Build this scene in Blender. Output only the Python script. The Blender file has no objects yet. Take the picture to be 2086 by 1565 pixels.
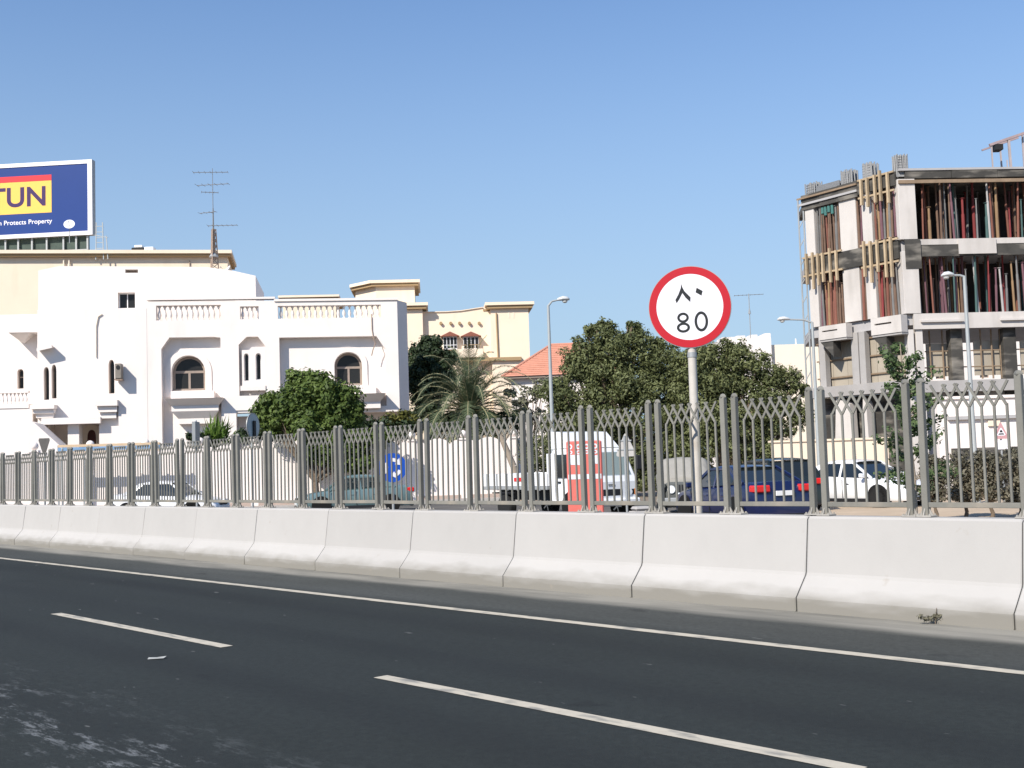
import bpy, math, random
import numpy as np
from mathutils import Vector, Matrix
from mathutils.geometry import tessellate_polygon

random.seed(7)
rng = np.random.default_rng(11)
scene = bpy.context.scene
COL = scene.collection
rad = math.radians

# ------------------------------------------------------------------ camera, sky, sun, exposure
EYE = 1.75
FPX, PW, PH = 2400.0, 2086.0, 1565.0
PITCH, ROLL = math.atan(161.5 / FPX), 0.032
cam_data = bpy.data.cameras.new('camera')
cam_data.sensor_width = 36.0
cam_data.lens = 36.0 * FPX / PW
cam_data.clip_start = 0.1
cam_data.clip_end = 6000.0
cam = bpy.data.objects.new('camera', cam_data)
COL.objects.link(cam)
cam.matrix_world = Matrix.Translation((0, 0, EYE)) @ Matrix.Rotation(math.pi / 2 + PITCH, 4, 'X') @ Matrix.Rotation(-ROLL, 4, 'Z')
scene.camera = cam

SUN_DIR = Vector((-0.60, -0.80, 0.80)).normalized()          # towards the sun
world = bpy.data.worlds.new('World')
scene.world = world
world.use_nodes = True
wn = world.node_tree
bg = wn.nodes['Background']
sky = wn.nodes.new('ShaderNodeTexSky')
sky.sky_type = 'NISHITA'
sky.sun_disc = False
sky.sun_elevation = math.asin(SUN_DIR.z)
sky.sun_rotation = math.atan2(SUN_DIR.x, SUN_DIR.y)
sky.air_density = 1.0
sky.dust_density = 0.0
sky.ozone_density = 5.0
# hazy lower sky: the clear sky is read a little higher up and a pale haze thickens towards the horizon, all round
wtc = wn.nodes.new('ShaderNodeTexCoord')
wadd = wn.nodes.new('ShaderNodeVectorMath'); wadd.operation = 'ADD'; wadd.inputs[1].default_value = (0, 0, 0.07)
wnor = wn.nodes.new('ShaderNodeVectorMath'); wnor.operation = 'NORMALIZE'
wsep = wn.nodes.new('ShaderNodeSeparateXYZ')
wmr = wn.nodes.new('ShaderNodeMapRange'); wmr.interpolation_type = 'SMOOTHSTEP'
wmr.inputs[1].default_value = -0.05; wmr.inputs[2].default_value = 0.45; wmr.inputs[3].default_value = 0.92; wmr.inputs[4].default_value = 0.0
wmix = wn.nodes.new('ShaderNodeMix'); wmix.data_type = 'RGBA'
wmix.inputs[7].default_value = (2.35, 3.05, 3.45, 1)
wn.links.new(wtc.outputs['Generated'], wadd.inputs[0]); wn.links.new(wadd.outputs[0], wnor.inputs[0]); wn.links.new(wnor.outputs[0], sky.inputs[0])
wn.links.new(wtc.outputs['Generated'], wsep.inputs[0]); wn.links.new(wsep.outputs[2], wmr.inputs[0]); wn.links.new(wmr.outputs[0], wmix.inputs[0])
wn.links.new(sky.outputs[0], wmix.inputs[6]); wn.links.new(wmix.outputs[2], bg.inputs[0])
bg.inputs[1].default_value = 0.15

sun_data = bpy.data.lights.new('sun', 'SUN')
sun_data.energy = 5.0
sun_data.angle = rad(0.5)
sun_data.color = (1.0, 0.94, 0.845)
sun = bpy.data.objects.new('sun', sun_data)
COL.objects.link(sun)
sun.rotation_euler = SUN_DIR.to_track_quat('Z', 'Y').to_euler()

scene.view_settings.view_transform = 'Standard'
scene.view_settings.look = 'None'
scene.view_settings.exposure = 0.34
scene.view_settings.gamma = 1.0
scene.view_settings.use_curve_mapping = False

# ------------------------------------------------------------------ helpers
def ray(px, py):
    x = px - PW / 2; y = -(py - PH / 2)
    c, s = math.cos(ROLL), math.sin(ROLL)
    X, Y = c * x + s * y, -s * x + c * y
    c, s = math.cos(PITCH), math.sin(PITCH)
    return Vector((X, c * FPX - s * Y, s * FPX + c * Y))

def at(px, py, depth):
    r = ray(px, py)
    return Vector((0, 0, EYE)) + r * (depth / r.y)

def foot(px, depth, z=0.0):
    """the point of height z at this distance ahead whose picture column is px"""
    lo, hi = -4000.0, 6000.0
    for _ in range(50):
        m = (lo + hi) / 2
        if at(px, m, depth).z > z: lo = m
        else: hi = m
    return at(px, lo, depth)

class Frame:
    """an upright plane: origin o on the ground, x along the face, y into the building, z up"""
    def __init__(s, o, rot):
        s.o = Vector((o[0], o[1], 0)); s.rot = rot
        s.M = Matrix.Translation(s.o) @ Matrix.Rotation(rot, 4, 'Z')
        s.I = s.M.inverted()
    def uv(s, px, py, k=0.0):
        e = s.I @ Vector((0, 0, EYE)); d = s.I.to_3x3() @ ray(px, py)
        p = e + d * ((k - e.y) / d.y)
        return p.x, p.z

class MB:
    def __init__(s, M=None):
        s.v = []; s.f = []; s.M = M
    def add(s, vs, fs):
        b = len(s.v)
        s.v += [tuple(s.M @ Vector(p)) if s.M is not None else tuple(p) for p in vs]
        s.f += [tuple(b + i for i in f) for f in fs]
        return s
    def box(s, x0, x1, y0, y1, z0, z1):
        vs = [(x0,y0,z0),(x1,y0,z0),(x1,y1,z0),(x0,y1,z0),(x0,y0,z1),(x1,y0,z1),(x1,y1,z1),(x0,y1,z1)]
        return s.add(vs, [(0,3,2,1),(4,5,6,7),(0,1,5,4),(1,2,6,5),(2,3,7,6),(3,0,4,7)])
    def cbox(s, cx, cy, cz, sx, sy, sz):
        return s.box(cx-sx/2, cx+sx/2, cy-sy/2, cy+sy/2, cz-sz/2, cz+sz/2)
    def bbox(s, x0, x1, y0, y1, z0, z1, b):
        """box with chamfered edges"""
        P = []
        for sx, X in ((1, x0), (-1, x1)):
            for sy, Y in ((1, y0), (-1, y1)):
                for sz, Z in ((1, z0), (-1, z1)):
                    P += [(X, Y+sy*b, Z+sz*b), (X+sx*b, Y, Z+sz*b), (X+sx*b, Y+sy*b, Z)]
        i = lambda a, c, d, k: ((a*2+c)*2+d)*3+k
        F = [(i(0,0,0,0),i(0,0,1,0),i(0,1,1,0),i(0,1,0,0)), (i(1,0,0,0),i(1,1,0,0),i(1,1,1,0),i(1,0,1,0)),
             (i(0,0,0,1),i(1,0,0,1),i(1,0,1,1),i(0,0,1,1)), (i(0,1,0,1),i(0,1,1,1),i(1,1,1,1),i(1,1,0,1)),
             (i(0,0,0,2),i(0,1,0,2),i(1,1,0,2),i(1,0,0,2)), (i(0,0,1,2),i(1,0,1,2),i(1,1,1,2),i(0,1,1,2))]
        for a in (0,1):
            for c in (0,1):
                F.append((i(a,c,0,0),i(a,c,0,1),i(a,c,1,1),i(a,c,1,0)))
                F.append((i(a,0,c,0),i(a,0,c,2),i(a,1,c,2),i(a,1,c,0)))
                F.append((i(0,a,c,1),i(0,a,c,2),i(1,a,c,2),i(1,a,c,1)))
                for d in (0,1): F.append((i(a,c,d,0),i(a,c,d,1),i(a,c,d,2)))
        return s.add(P, F)
    def tube(s, p0, p1, r0, r1=None, n=8, cap=True):
        p0, p1 = Vector(p0), Vector(p1); r1 = r0 if r1 is None else r1
        d = (p1 - p0).normalized()
        a = d.cross(Vector((0,0,1))) if abs(d.z) < .95 else d.cross(Vector((1,0,0)))
        a.normalize(); b = d.cross(a)
        vs = []
        for p, r in ((p0, r0), (p1, r1)):
            for k in range(n):
                t = 2*math.pi*(k+.5)/n
                vs.append(p + a*(r*math.cos(t)) + b*(r*math.sin(t)))
        fs = [(k, (k+1)%n, n+(k+1)%n, n+k) for k in range(n)]
        if cap: fs += [tuple(range(n-1,-1,-1)), tuple(range(n, 2*n))]
        return s.add(vs, fs)
    def bar(s, p0, p1, w, h=None, up=(0,0,1)):
        """square bar between two points"""
        h = w if h is None else h
        p0, p1 = Vector(p0), Vector(p1); d = (p1-p0).normalized(); up = Vector(up)
        if abs(d.dot(up)) > .97: up = Vector((0,1,0))
        a = d.cross(up).normalized(); b = a.cross(d)
        vs = [p + a*(w/2*i) + b*(h/2*j) for p in (p0,p1) for i,j in ((-1,-1),(1,-1),(1,1),(-1,1))]
        return s.add(vs, [(0,1,2,3),(7,6,5,4),(0,4,5,1),(1,5,6,2),(2,6,7,3),(3,7,4,0)])
    def path(s, pts, r, n=6):
        for a, b in zip(pts, pts[1:]): s.tube(a, b, r, n=n)
        return s
    def lathe(s, prof, c=(0,0,0), n=12, axis='Z'):
        vs = []
        for r, h in prof:
            for k in range(n):
                t = 2*math.pi*k/n; a, b = r*math.cos(t), r*math.sin(t)
                vs.append((c[0]+a, c[1]+b, c[2]+h) if axis=='Z' else ((c[0]+a, c[1]-h, c[2]+b) if axis=='Y' else (c[0]+h, c[1]+a, c[2]+b)))
        m = len(prof)
        fs = [(j*n+k, j*n+(k+1)%n, (j+1)*n+(k+1)%n, (j+1)*n+k) for j in range(m-1) for k in range(n)]
        fs += [tuple(range(n-1,-1,-1)), tuple(range((m-1)*n, m*n))]
        return s.add(vs, fs)
    def prism(s, poly, y0, y1, holes=(), back=True):
        """poly in x,z (with holes) pushed from y0 (front) to y1"""
        loops = [list(poly)] + [list(h) for h in holes]
        flat = [p for l in loops for p in l]; n = len(flat)
        tris = tessellate_polygon([[Vector((p[0], p[1], 0)) for p in l] for l in loops])
        vs = [(x, y0, z) for x, z in flat] + [(x, y1, z) for x, z in flat]
        fs = []
        for t in tris:
            a, b, c = (flat[i] for i in t)
            ccw = (b[0]-a[0])*(c[1]-a[1]) - (b[1]-a[1])*(c[0]-a[0]) > 0
            t = t if ccw else (t[0], t[2], t[1])
            fs.append(tuple(t))
            if back: fs.append((n+t[0], n+t[2], n+t[1]))
        o = 0
        for li, l in enumerate(loops):
            m = len(l)
            area = sum(l[i][0]*l[(i+1)%m][1]-l[(i+1)%m][0]*l[i][1] for i in range(m))
            for i in range(m):
                a, b = o+i, o+(i+1)%m
                q = (a, a+n, b+n, b)
                if (area > 0) == (li == 0): pass
                else: q = q[::-1]
                fs.append(q)
            o += m
        return s.add(vs, fs)
    def mesh(s, name, mat, smooth=False):
        me = bpy.data.meshes.new(name)
        me.from_pydata(s.v, [], s.f)
        if mat is not None:
            for m in (mat if isinstance(mat, (list, tuple)) else [mat]): me.materials.append(m)
        if smooth:
            me.polygons.foreach_set('use_smooth', [True]*len(me.polygons))
        me.update()
        return me
    def build(s, name, mat, parent=None, smooth=False, world=False, angle=None):
        """one mesh object; world=True: the points are world points, moved into the parent's frame"""
        if world and parent is not None:
            I = parent_matrix(parent).inverted()
            s.v = [tuple(I @ Vector(p)) for p in s.v]
        me = s.mesh(name, mat, smooth or angle is not None)
        if angle is not None:
            try: me.set_sharp_from_angle(angle=rad(angle))
            except Exception: pass
        o = bpy.data.objects.new(name, me)
        COL.objects.link(o)
        if parent is not None: o.parent = parent
        return o

def parent_matrix(o):
    m = o.matrix_basis.copy()
    return parent_matrix(o.parent) @ m if o.parent else m

def inst(name, me, parent=None, loc=(0,0,0), rot=(0,0,0), scale=(1,1,1)):
    o = bpy.data.objects.new(name, me)
    COL.objects.link(o)
    o.location = loc; o.rotation_euler = rot; o.scale = scale
    if parent is not None: o.parent = parent
    return o

def tag(o, label=None, cat=None, group=None, kind=None):
    if label: o['label'] = label
    if cat: o['category'] = cat
    if group: o['group'] = group
    if kind: o['kind'] = kind
    return o

def thing(name, label, cat, loc=(0,0,0), rotz=0.0, group=None):
    o = bpy.data.objects.new(name, None)
    COL.objects.link(o)
    o.empty_display_size = .3
    o.location = loc; o.rotation_euler = (0,0,rotz)
    return tag(o, label, cat, group)

def struct(name, mb, mat, parent=None, smooth=False):
    o = mb.build(name, mat, parent, smooth)
    if parent is None: o['kind'] = 'structure'
    return o

def copy_tree(o, parent=None):
    c = o.copy(); COL.objects.link(c); c.parent = parent
    for ch in list(o.children): copy_tree(ch, c)
    return c

ORD = ('nearest second third fourth fifth sixth seventh eighth ninth tenth eleventh twelfth thirteenth fourteenth fifteenth sixteenth seventeenth '
       'eighteenth nineteenth twentieth twenty-first twenty-second twenty-third twenty-fourth twenty-fifth twenty-sixth twenty-seventh twenty-eighth').split()

# ------------------------------------------------------------------ materials
def mat(name, col, rough=.7, var=.12, scale=3.0, bump=0.0, bscale=40.0, metal=0.0, spec=.3, rand=0.0, grime=None, coat=0.0):
    m = bpy.data.materials.new(name); m.use_nodes = True
    nt = m.node_tree; N = nt.nodes; L = nt.links
    b = N['Principled BSDF']
    b.inputs['Roughness'].default_value = rough
    b.inputs['Metallic'].default_value = metal
    b.inputs['Specular IOR Level'].default_value = spec
    if coat:
        b.inputs['Coat Weight'].default_value = coat
        b.inputs['Coat Roughness'].default_value = .05
    tc = N.new('ShaderNodeTexCoord')
    out = None
    rgb = N.new('ShaderNodeRGB'); rgb.outputs[0].default_value = (*col, 1); out = rgb.outputs[0]
    def mul(a, fac_socket, lo, hi):
        mr = N.new('ShaderNodeMapRange'); mr.inputs[1].default_value = .25; mr.inputs[2].default_value = .75
        mr.inputs[3].default_value = lo; mr.inputs[4].default_value = hi
        L.new(fac_socket, mr.inputs[0])
        mx = N.new('ShaderNodeMix'); mx.data_type = 'RGBA'; mx.blend_type = 'MULTIPLY'; mx.inputs[0].default_value = 1
        L.new(a, mx.inputs[6]); L.new(mr.outputs[0], mx.inputs[7])
        return mx.outputs[2]
    if var:
        n1 = N.new('ShaderNodeTexNoise'); n1.inputs['Scale'].default_value = scale; n1.inputs['Detail'].default_value = 6
        n1.inputs['Roughness'].default_value = .65
        L.new(tc.outputs['Object'], n1.inputs['Vector'])
        out = mul(out, n1.outputs[0], 1-var, 1+var*.6)
    if rand:
        oi = N.new('ShaderNodeObjectInfo')
        mr = N.new('ShaderNodeMapRange'); mr.inputs[3].default_value = 1-rand; mr.inputs[4].default_value = 1+rand
        L.new(oi.outputs['Random'], mr.inputs[0])
        mx = N.new('ShaderNodeMix'); mx.data_type = 'RGBA'; mx.blend_type = 'MULTIPLY'; mx.inputs[0].default_value = 1
        L.new(out, mx.inputs[6]); L.new(mr.outputs[0], mx.inputs[7]); out = mx.outputs[2]
    if grime:
        gcol, gscale, glo, ghi, gamt, stretch = grime
        mp = N.new('ShaderNodeMapping'); mp.inputs['Scale'].default_value = stretch
        L.new(tc.outputs['Object'], mp.inputs[0])
        n2 = N.new('ShaderNodeTexNoise'); n2.inputs['Scale'].default_value = gscale; n2.inputs['Detail'].default_value = 8
        L.new(mp.outputs[0], n2.inputs['Vector'])
        mr = N.new('ShaderNodeMapRange'); mr.inputs[1].default_value = glo; mr.inputs[2].default_value = ghi
        mr.inputs[3].default_value = 0; mr.inputs[4].default_value = gamt
        L.new(n2.outputs[0], mr.inputs[0])
        mx = N.new('ShaderNodeMix'); mx.data_type = 'RGBA'
        L.new(mr.outputs[0], mx.inputs[0]); L.new(out, mx.inputs[6]); mx.inputs[7].default_value = (*gcol, 1)
        out = mx.outputs[2]
    L.new(out, b.inputs['Base Color'])
    if bump:
        n3 = N.new('ShaderNodeTexNoise'); n3.inputs['Scale'].default_value = bscale; n3.inputs['Detail'].default_value = 4
        L.new(tc.outputs['Object'], n3.inputs['Vector'])
        bp = N.new('ShaderNodeBump'); bp.inputs['Strength'].default_value = bump; bp.inputs['Distance'].default_value = .02
        L.new(n3.outputs[0], bp.inputs['Height']); L.new(bp.outputs[0], b.inputs['Normal'])
    return m

def glass_mat(name, tint, refl=.9, see=.0):
    m = bpy.data.materials.new(name); m.use_nodes = True
    nt = m.node_tree; N = nt.nodes; L = nt.links
    b = N['Principled BSDF']
    b.inputs['Base Color'].default_value = (*tint, 1); b.inputs['Roughness'].default_value = .06
    b.inputs['Specular IOR Level'].default_value = refl
    if see:
        tr = N.new('ShaderNodeBsdfTransparent'); tr.inputs[0].default_value = (.75, .82, .8, 1)
        mx = N.new('ShaderNodeMixShader'); mx.inputs[0].default_value = see
        L.new(b.outputs[0], mx.inputs[1]); L.new(tr.outputs[0], mx.inputs[2])
        L.new(mx.outputs[0], N['Material Output'].inputs[0])
    return m

def leaf_mat(name, dark, light, trans=.25):
    m = bpy.data.materials.new(name); m.use_nodes = True
    nt = m.node_tree; N = nt.nodes; L = nt.links
    b = N['Principled BSDF']; b.inputs['Roughness'].default_value = .55; b.inputs['Specular IOR Level'].default_value = .25
    g = N.new('ShaderNodeNewGeometry')
    r = N.new('ShaderNodeValToRGB'); e = r.color_ramp.elements
    e[0].color = (*dark, 1); e[1].color = (*light, 1)
    tc = N.new('ShaderNodeTexCoord'); n = N.new('ShaderNodeTexNoise'); n.inputs['Scale'].default_value = .9; n.inputs['Detail'].default_value = 3
    L.new(tc.outputs['Object'], n.inputs['Vector'])
    ma = N.new('ShaderNodeMath'); ma.operation = 'MULTIPLY_ADD'; ma.inputs[1].default_value = .55
    L.new(g.outputs['Random Per Island'], ma.inputs[0])
    mr = N.new('ShaderNodeMapRange'); mr.inputs[1].default_value = .3; mr.inputs[2].default_value = .7; mr.inputs[4].default_value = .45
    L.new(n.outputs[0], mr.inputs[0]); L.new(mr.outputs[0], ma.inputs[2])
    L.new(ma.outputs[0], r.inputs[0]); L.new(r.outputs[0], b.inputs['Base Color'])
    t = N.new('ShaderNodeBsdfTranslucent'); L.new(r.outputs[0], t.inputs[0])
    mx = N.new('ShaderNodeMixShader'); mx.inputs[0].default_value = trans
    L.new(b.outputs[0], mx.inputs[1]); L.new(t.outputs[0], mx.inputs[2]); L.new(mx.outputs[0], N['Material Output'].inputs[0])
    return m

M = {}
M['white'] = mat('white_render', (.81, .74, .69), .85, .05, .6, .15, 25, grime=((.55,.49,.44), .9, .56, .78, .35, (1, 1, .18)))
M['white_trim'] = mat('white_trim', (.80, .73, .68), .8, .05, 2)
M['wall_white'] = mat('wall_paint', (.82, .74, .69), .85, .04, .8, .2, 30, grime=((.50,.43,.38), 1.2, .6, .85, .3, (1, 1, .3)))
M['plinth'] = mat('plinth_paint', (.42, .33, .28), .85, .15, 1.5)
M['cream'] = mat('cream_render', (.82, .685, .53), .85, .05, .5, .1, 25, grime=((.55,.40,.26), .7, .58, .8, .35, (1, 1, .2)))
M['cream_pale'] = mat('pale_cream_render', (.80, .70, .57), .85, .05, .5, .1, 25)
M['cream_trim'] = mat('cream_trim', (.36, .25, .135), .8, .08, 1)
M['glass'] = glass_mat('window_glass', (.022, .022, .022), .22)
M['frame_brown'] = mat('window_frame_brown', (.30, .24, .20), .5, .1, 4)
M['frame_white'] = mat('window_frame_white', (.75, .74, .74), .5, .04, 4)
M['door_red'] = mat('door_wood', (.09, .028, .02), .5, .2, 6)
M['concrete_dark'] = mat('weathered_concrete', (.15, .14, .12), .9, .25, 1.2, .3, 20)
M['grey_metal'] = mat('galvanised_metal', (.36, .37, .37), .5, .12, 3, metal=.3)
M['lamp_grey'] = mat('lamp_pole_paint', (.38, .40, .40), .5, .1, 2, metal=.2)
M['rust'] = mat('mast_steel', (.34, .25, .19), .7, .2, 3)
M['dark'] = mat('dark_paint', (.02, .02, .02), .6, .1, 3)
M['white_plastic'] = mat('white_plastic', (.8, .8, .8), .45, .03, 3)
# ------------------------------------------------------------------ the road frame
YAW = rad(41.887)
U = Vector((-math.sin(YAW), math.cos(YAW), 0))      # along the road, towards the far left
Nn = Vector((math.cos(YAW), math.sin(YAW), 0))      # across the road, away from the camera
def rp(perp, t, z=0.0): return Nn*perp + U*t + Vector((0,0,z))
ROADROT = math.atan2(-U.y, -U.x)                    # local x runs to the right of the picture along the barrier

def road_material():
    m = bpy.data.materials.new('asphalt'); m.use_nodes = True
    nt = m.node_tree; N = nt.nodes; L = nt.links; b = N['Principled BSDF']
    b.inputs['Roughness'].default_value = .85; b.inputs['Specular IOR Level'].default_value = .22
    tc = N.new('ShaderNodeTexCoord')
    def noise(scale, detail, stretch=(1,1,1), rough=.6):
        mp = N.new('ShaderNodeMapping'); mp.inputs['Scale'].default_value = stretch
        L.new(tc.outputs['Object'], mp.inputs[0])
        n = N.new('ShaderNodeTexNoise'); n.inputs['Scale'].default_value = scale; n.inputs['Detail'].default_value = detail; n.inputs['Roughness'].default_value = rough
        L.new(mp.outputs[0], n.inputs['Vector']); return n.outputs[0]
    def mr(s, a, c, lo, hi, smooth=False):
        x = N.new('ShaderNodeMapRange'); x.inputs[1].default_value = a; x.inputs[2].default_value = c
        x.inputs[3].default_value = lo; x.inputs[4].default_value = hi
        if smooth: x.interpolation_type = 'SMOOTHSTEP'
        L.new(s, x.inputs[0]); return x.outputs[0]
    def mix(f, a, c, mode='MIX'):
        x = N.new('ShaderNodeMix'); x.data_type = 'RGBA'; x.blend_type = mode
        if isinstance(f, float): x.inputs[0].default_value = f
        else: L.new(f, x.inputs[0])
        for i, s in ((6, a), (7, c)):
            if isinstance(s, tuple): x.inputs[i].default_value = (*s, 1)
            else: L.new(s, x.inputs[i])
        return x.outputs[2]
    def math_(op, a, c):
        x = N.new('ShaderNodeMath'); x.operation = op
        for i, s in ((0, a), (1, c)):
            if isinstance(s, float): x.inputs[i].default_value = s
            else: L.new(s, x.inputs[i])
        return x.outputs[0]
    sep = N.new('ShaderNodeSeparateXYZ'); L.new(tc.outputs['Object'], sep.inputs[0])
    py = sep.outputs[1]                                            # across the road
    wob = math_('MULTIPLY_ADD', noise(.5, 5, (.25, 1, 1)), .9)
    edge = math_('ADD', py, wob)
    base = mix(mr(py, 9.0, 9.5, 0., 1.), (.0182, .0222, .0205), (.060, .063, .058))       # the shoulder is older and paler
    base = mix(mr(noise(.35, 6, (.12, 1, 1)), .35, .7, 0., .55), base, (.0132, .0155, .0145))
    base = mix(mr(noise(60, 3), .3, .7, 0., 1.), base, mix(1., base, (1.5, 1.5, 1.5), 'MULTIPLY'))
    base = mix(mr(noise(260, 2), .45, .75, 0., .5), base, (.055, .057, .058))
    base = mix(mr(noise(14, 6, (1, 1, 1), .75), .3, .7, 0., 1.), mix(1., base, (.74, .74, .74), 'MULTIPLY'), mix(1., base, (1.28, 1.28, 1.28), 'MULTIPLY'))
    base = mix(mr(noise(.8, 5, (.35, 1, 1)), .35, .65, 0., .5), base, mix(1., base, (.72, .72, .68), 'MULTIPLY'))
    # darker, polished wheel paths and an oily middle in each lane
    lane = math_('FRACT', math_('MULTIPLY', math_('SUBTRACT', py, 5.8), 1/3.3), 0.)
    pth = math_('ABSOLUTE', math_('SUBTRACT', math_('ABSOLUTE', math_('SUBTRACT', lane, .5), 0.), .24), 0.)
    wp = math_('MULTIPLY', mr(pth, .03, .15, 1., 0., True), mr(noise(.5, 5, (.08, 1, 1)), .3, .7, .25, 1.))
    wp = math_('MULTIPLY', wp, mr(py, 8.6, 9.0, .55, 0.))
    base = mix(wp, base, (.0135, .015, .0155))
    base = mix(mr(noise(1.4, 4, (.5, 1, 1)), .66, .72, 0., .45), base, (.011, .012, .0125))
    # sand blown against the barrier foot
    dust = math_('MULTIPLY', mr(edge, 11.25, 11.62, 0., 1., True), mr(noise(2.2, 8, (.2, 1, 1)), .25, .6, .35, 1.))
    base = mix(dust, base, (.27, .255, .22))
    # worn grey scabs on the near lane
    near = mr(math_('ADD', py, noise(.25, 3)), 3.5, 4.6, 1., 0., True)
    scab = math_('MULTIPLY', near, mr(noise(.9, 9, (.5, 1.8, 1), .72), .45, .56, 0., 1.))
    scab = math_('MULTIPLY', scab, mr(noise(5.0, 9, (.5, 1.7, 1), .8), .515, .565, 0., .95))
    base = mix(scab, base, (.17, .178, .18))
    base = mix(mr(noise(7, 2, (.4, 1, 1)), .735, .75, 0., .6), base, (.17, .17, .16))
    L.new(base, b.inputs['Base Color'])
    bp = N.new('ShaderNodeBump'); bp.inputs['Strength'].default_value = .35; bp.inputs['Distance'].default_value = .01
    L.new(noise(120, 4), bp.inputs['Height']); L.new(bp.outputs[0], b.inputs['Normal'])
    return m

M['asphalt'] = road_material()
M['road_paint'] = mat('road_paint', (.52, .465, .37), .7, .10, 8, .2, 90, grime=((.16,.16,.15), 9, .5, .7, .75, (.4, 1, 1)))
M['sand'] = mat('sandy_ground', (.25, .20, .155), .95, .18, .5, .4, 8, grime=((.19,.155,.12), .35, .5, .7, .6, (1,1,1)))
M['street'] = mat('street_asphalt', (.10, .095, .088), .9, .2, .5, .2, 40, grime=((.20,.175,.15), .25, .45, .7, .7, (1,1,1)))
M['pave'] = mat('pale_paving', (.36, .32, .29), .9, .12, .6, .2, 20)
M['kerb'] = mat('kerb_stone', (.40, .38, .35), .85, .2, 2)

def rect(x0, x1, y0, y1, z):
    return MB().add([(x0,y0,z),(x1,y0,z),(x1,y1,z),(x0,y1,z)], [(0,1,2,3)])

struct('ground', rect(-2500, 2500, -800, 3500, -.02), M['sand'])
# the road: local x along the road, local y across it
road = struct('road', rect(-400, 90, -14, 11.5, 0), M['asphalt'])
road.rotation_euler.z = ROADROT
mk = rect(-300, 80, 9.02, 9.17, .004)
mk.build('edge_line', M['road_paint'], road)
for k in range(-2, 16):
    t0 = 3.75 + 7.0*k if k else 3.55
    MB().add([(-t0-.15,5.74,.004),(-t0-.15,5.88,.004),(-t0-4.7,5.88,.004),(-t0-4.7,5.74,.004)], [(0,3,2,1)]).build('lane_dash', M['road_paint'], road)
# the side street behind the barrier, its pavement and kerb
st = struct('side_street', rect(-260, 60, 12.1, 34, .004), M['street']); st.rotation_euler.z = ROADROT

# sandy verge that the hedge and sapling stand on, to the right
a, b_, c, d = (foot(1700, 27), foot(2300, 22), foot(2500, 46), foot(1640, 46))
MB().add([(p.x, p.y, .012) for p in (a, b_, c, d)], [(0,1,2,3)]).build('verge', mat('pale_sand', (.50,.385,.27), .95, .15, .8, .4, 10, grime=((.36,.28,.20), .5, .5, .7, .6, (1,1,1))))['kind'] = 'structure'

# ------------------------------------------------------------------ concrete barrier: one block after another
def barrier_material():
    m = mat('barrier_concrete', (.40, .382, .362), .85, .045, 1.3, .10, 110, rand=.035,
            grime=((.30,.285,.265), 1.6, .6, .85, .22, (1, 1, .35)))
    nt = m.node_tree; N = nt.nodes; L = nt.links; b = N['Principled BSDF']
    src = b.inputs['Base Color'].links[0].from_socket
    tc = N.new('ShaderNodeTexCoord'); sep = N.new('ShaderNodeSeparateXYZ'); L.new(tc.outputs['Object'], sep.inputs[0])
    oi = N.new('ShaderNodeObjectInfo')
    va = N.new('ShaderNodeVectorMath'); va.operation = 'ADD'; L.new(tc.outputs['Object'], va.inputs[0]); L.new(oi.outputs['Location'], va.inputs[1])
    mp = N.new('ShaderNodeMapping'); mp.inputs['Scale'].default_value = (.6, 1, 2.2); L.new(va.outputs[0], mp.inputs[0])
    n = N.new('ShaderNodeTexNoise'); n.inputs['Scale'].default_value = 3.2; n.inputs['Detail'].default_value = 9; L.new(mp.outputs[0], n.inputs[0])
    ma = N.new('ShaderNodeMath'); ma.operation = 'MULTIPLY_ADD'; ma.inputs[1].default_value = .24; L.new(n.outputs[0], ma.inputs[0]); L.new(sep.outputs[2], ma.inputs[2])
    mr = N.new('ShaderNodeMapRange'); mr.inputs[1].default_value = .20; mr.inputs[2].default_value = .40; mr.inputs[3].default_value = .95; mr.inputs[4].default_value = 0
    L.new(ma.outputs[0], mr.inputs[0])
    mx = N.new('ShaderNodeMix'); mx.data_type = 'RGBA'; L.new(mr.outputs[0], mx.inputs[0]); L.new(src, mx.inputs[6]); mx.inputs[7].default_value = (.215, .20, .172, 1)
    # a few scuffs
    n2 = N.new('ShaderNodeTexNoise'); n2.inputs['Scale'].default_value = 5; n2.inputs['Detail'].default_value = 3; L.new(va.outputs[0], n2.inputs[0])
    mr2 = N.new('ShaderNodeMapRange'); mr2.inputs[1].default_value = .70; mr2.inputs[2].default_value = .78; mr2.inputs[4].default_value = .45; L.new(n2.outputs[0], mr2.inputs[0])
    mx2 = N.new('ShaderNodeMix'); mx2.data_type = 'RGBA'; L.new(mr2.outputs[0], mx2.inputs[0]); L.new(mx.outputs[2], mx2.inputs[6]); mx2.inputs[7].default_value = (.30, .26, .21, 1)
    L.new(mx2.outputs[2], b.inputs['Base Color'])
    return m
M['barrier'] = barrier_material()
BL = 2.478
prof = [(0,0),(0,.15),(.015,.165),(.20,.385),(.215,.42),(.30,1.02),(.325,1.045),(.575,1.045),(.60,1.02),(.69,.42),(.705,.385),(.885,.165),(.90,.15),(.90,0)]
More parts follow.
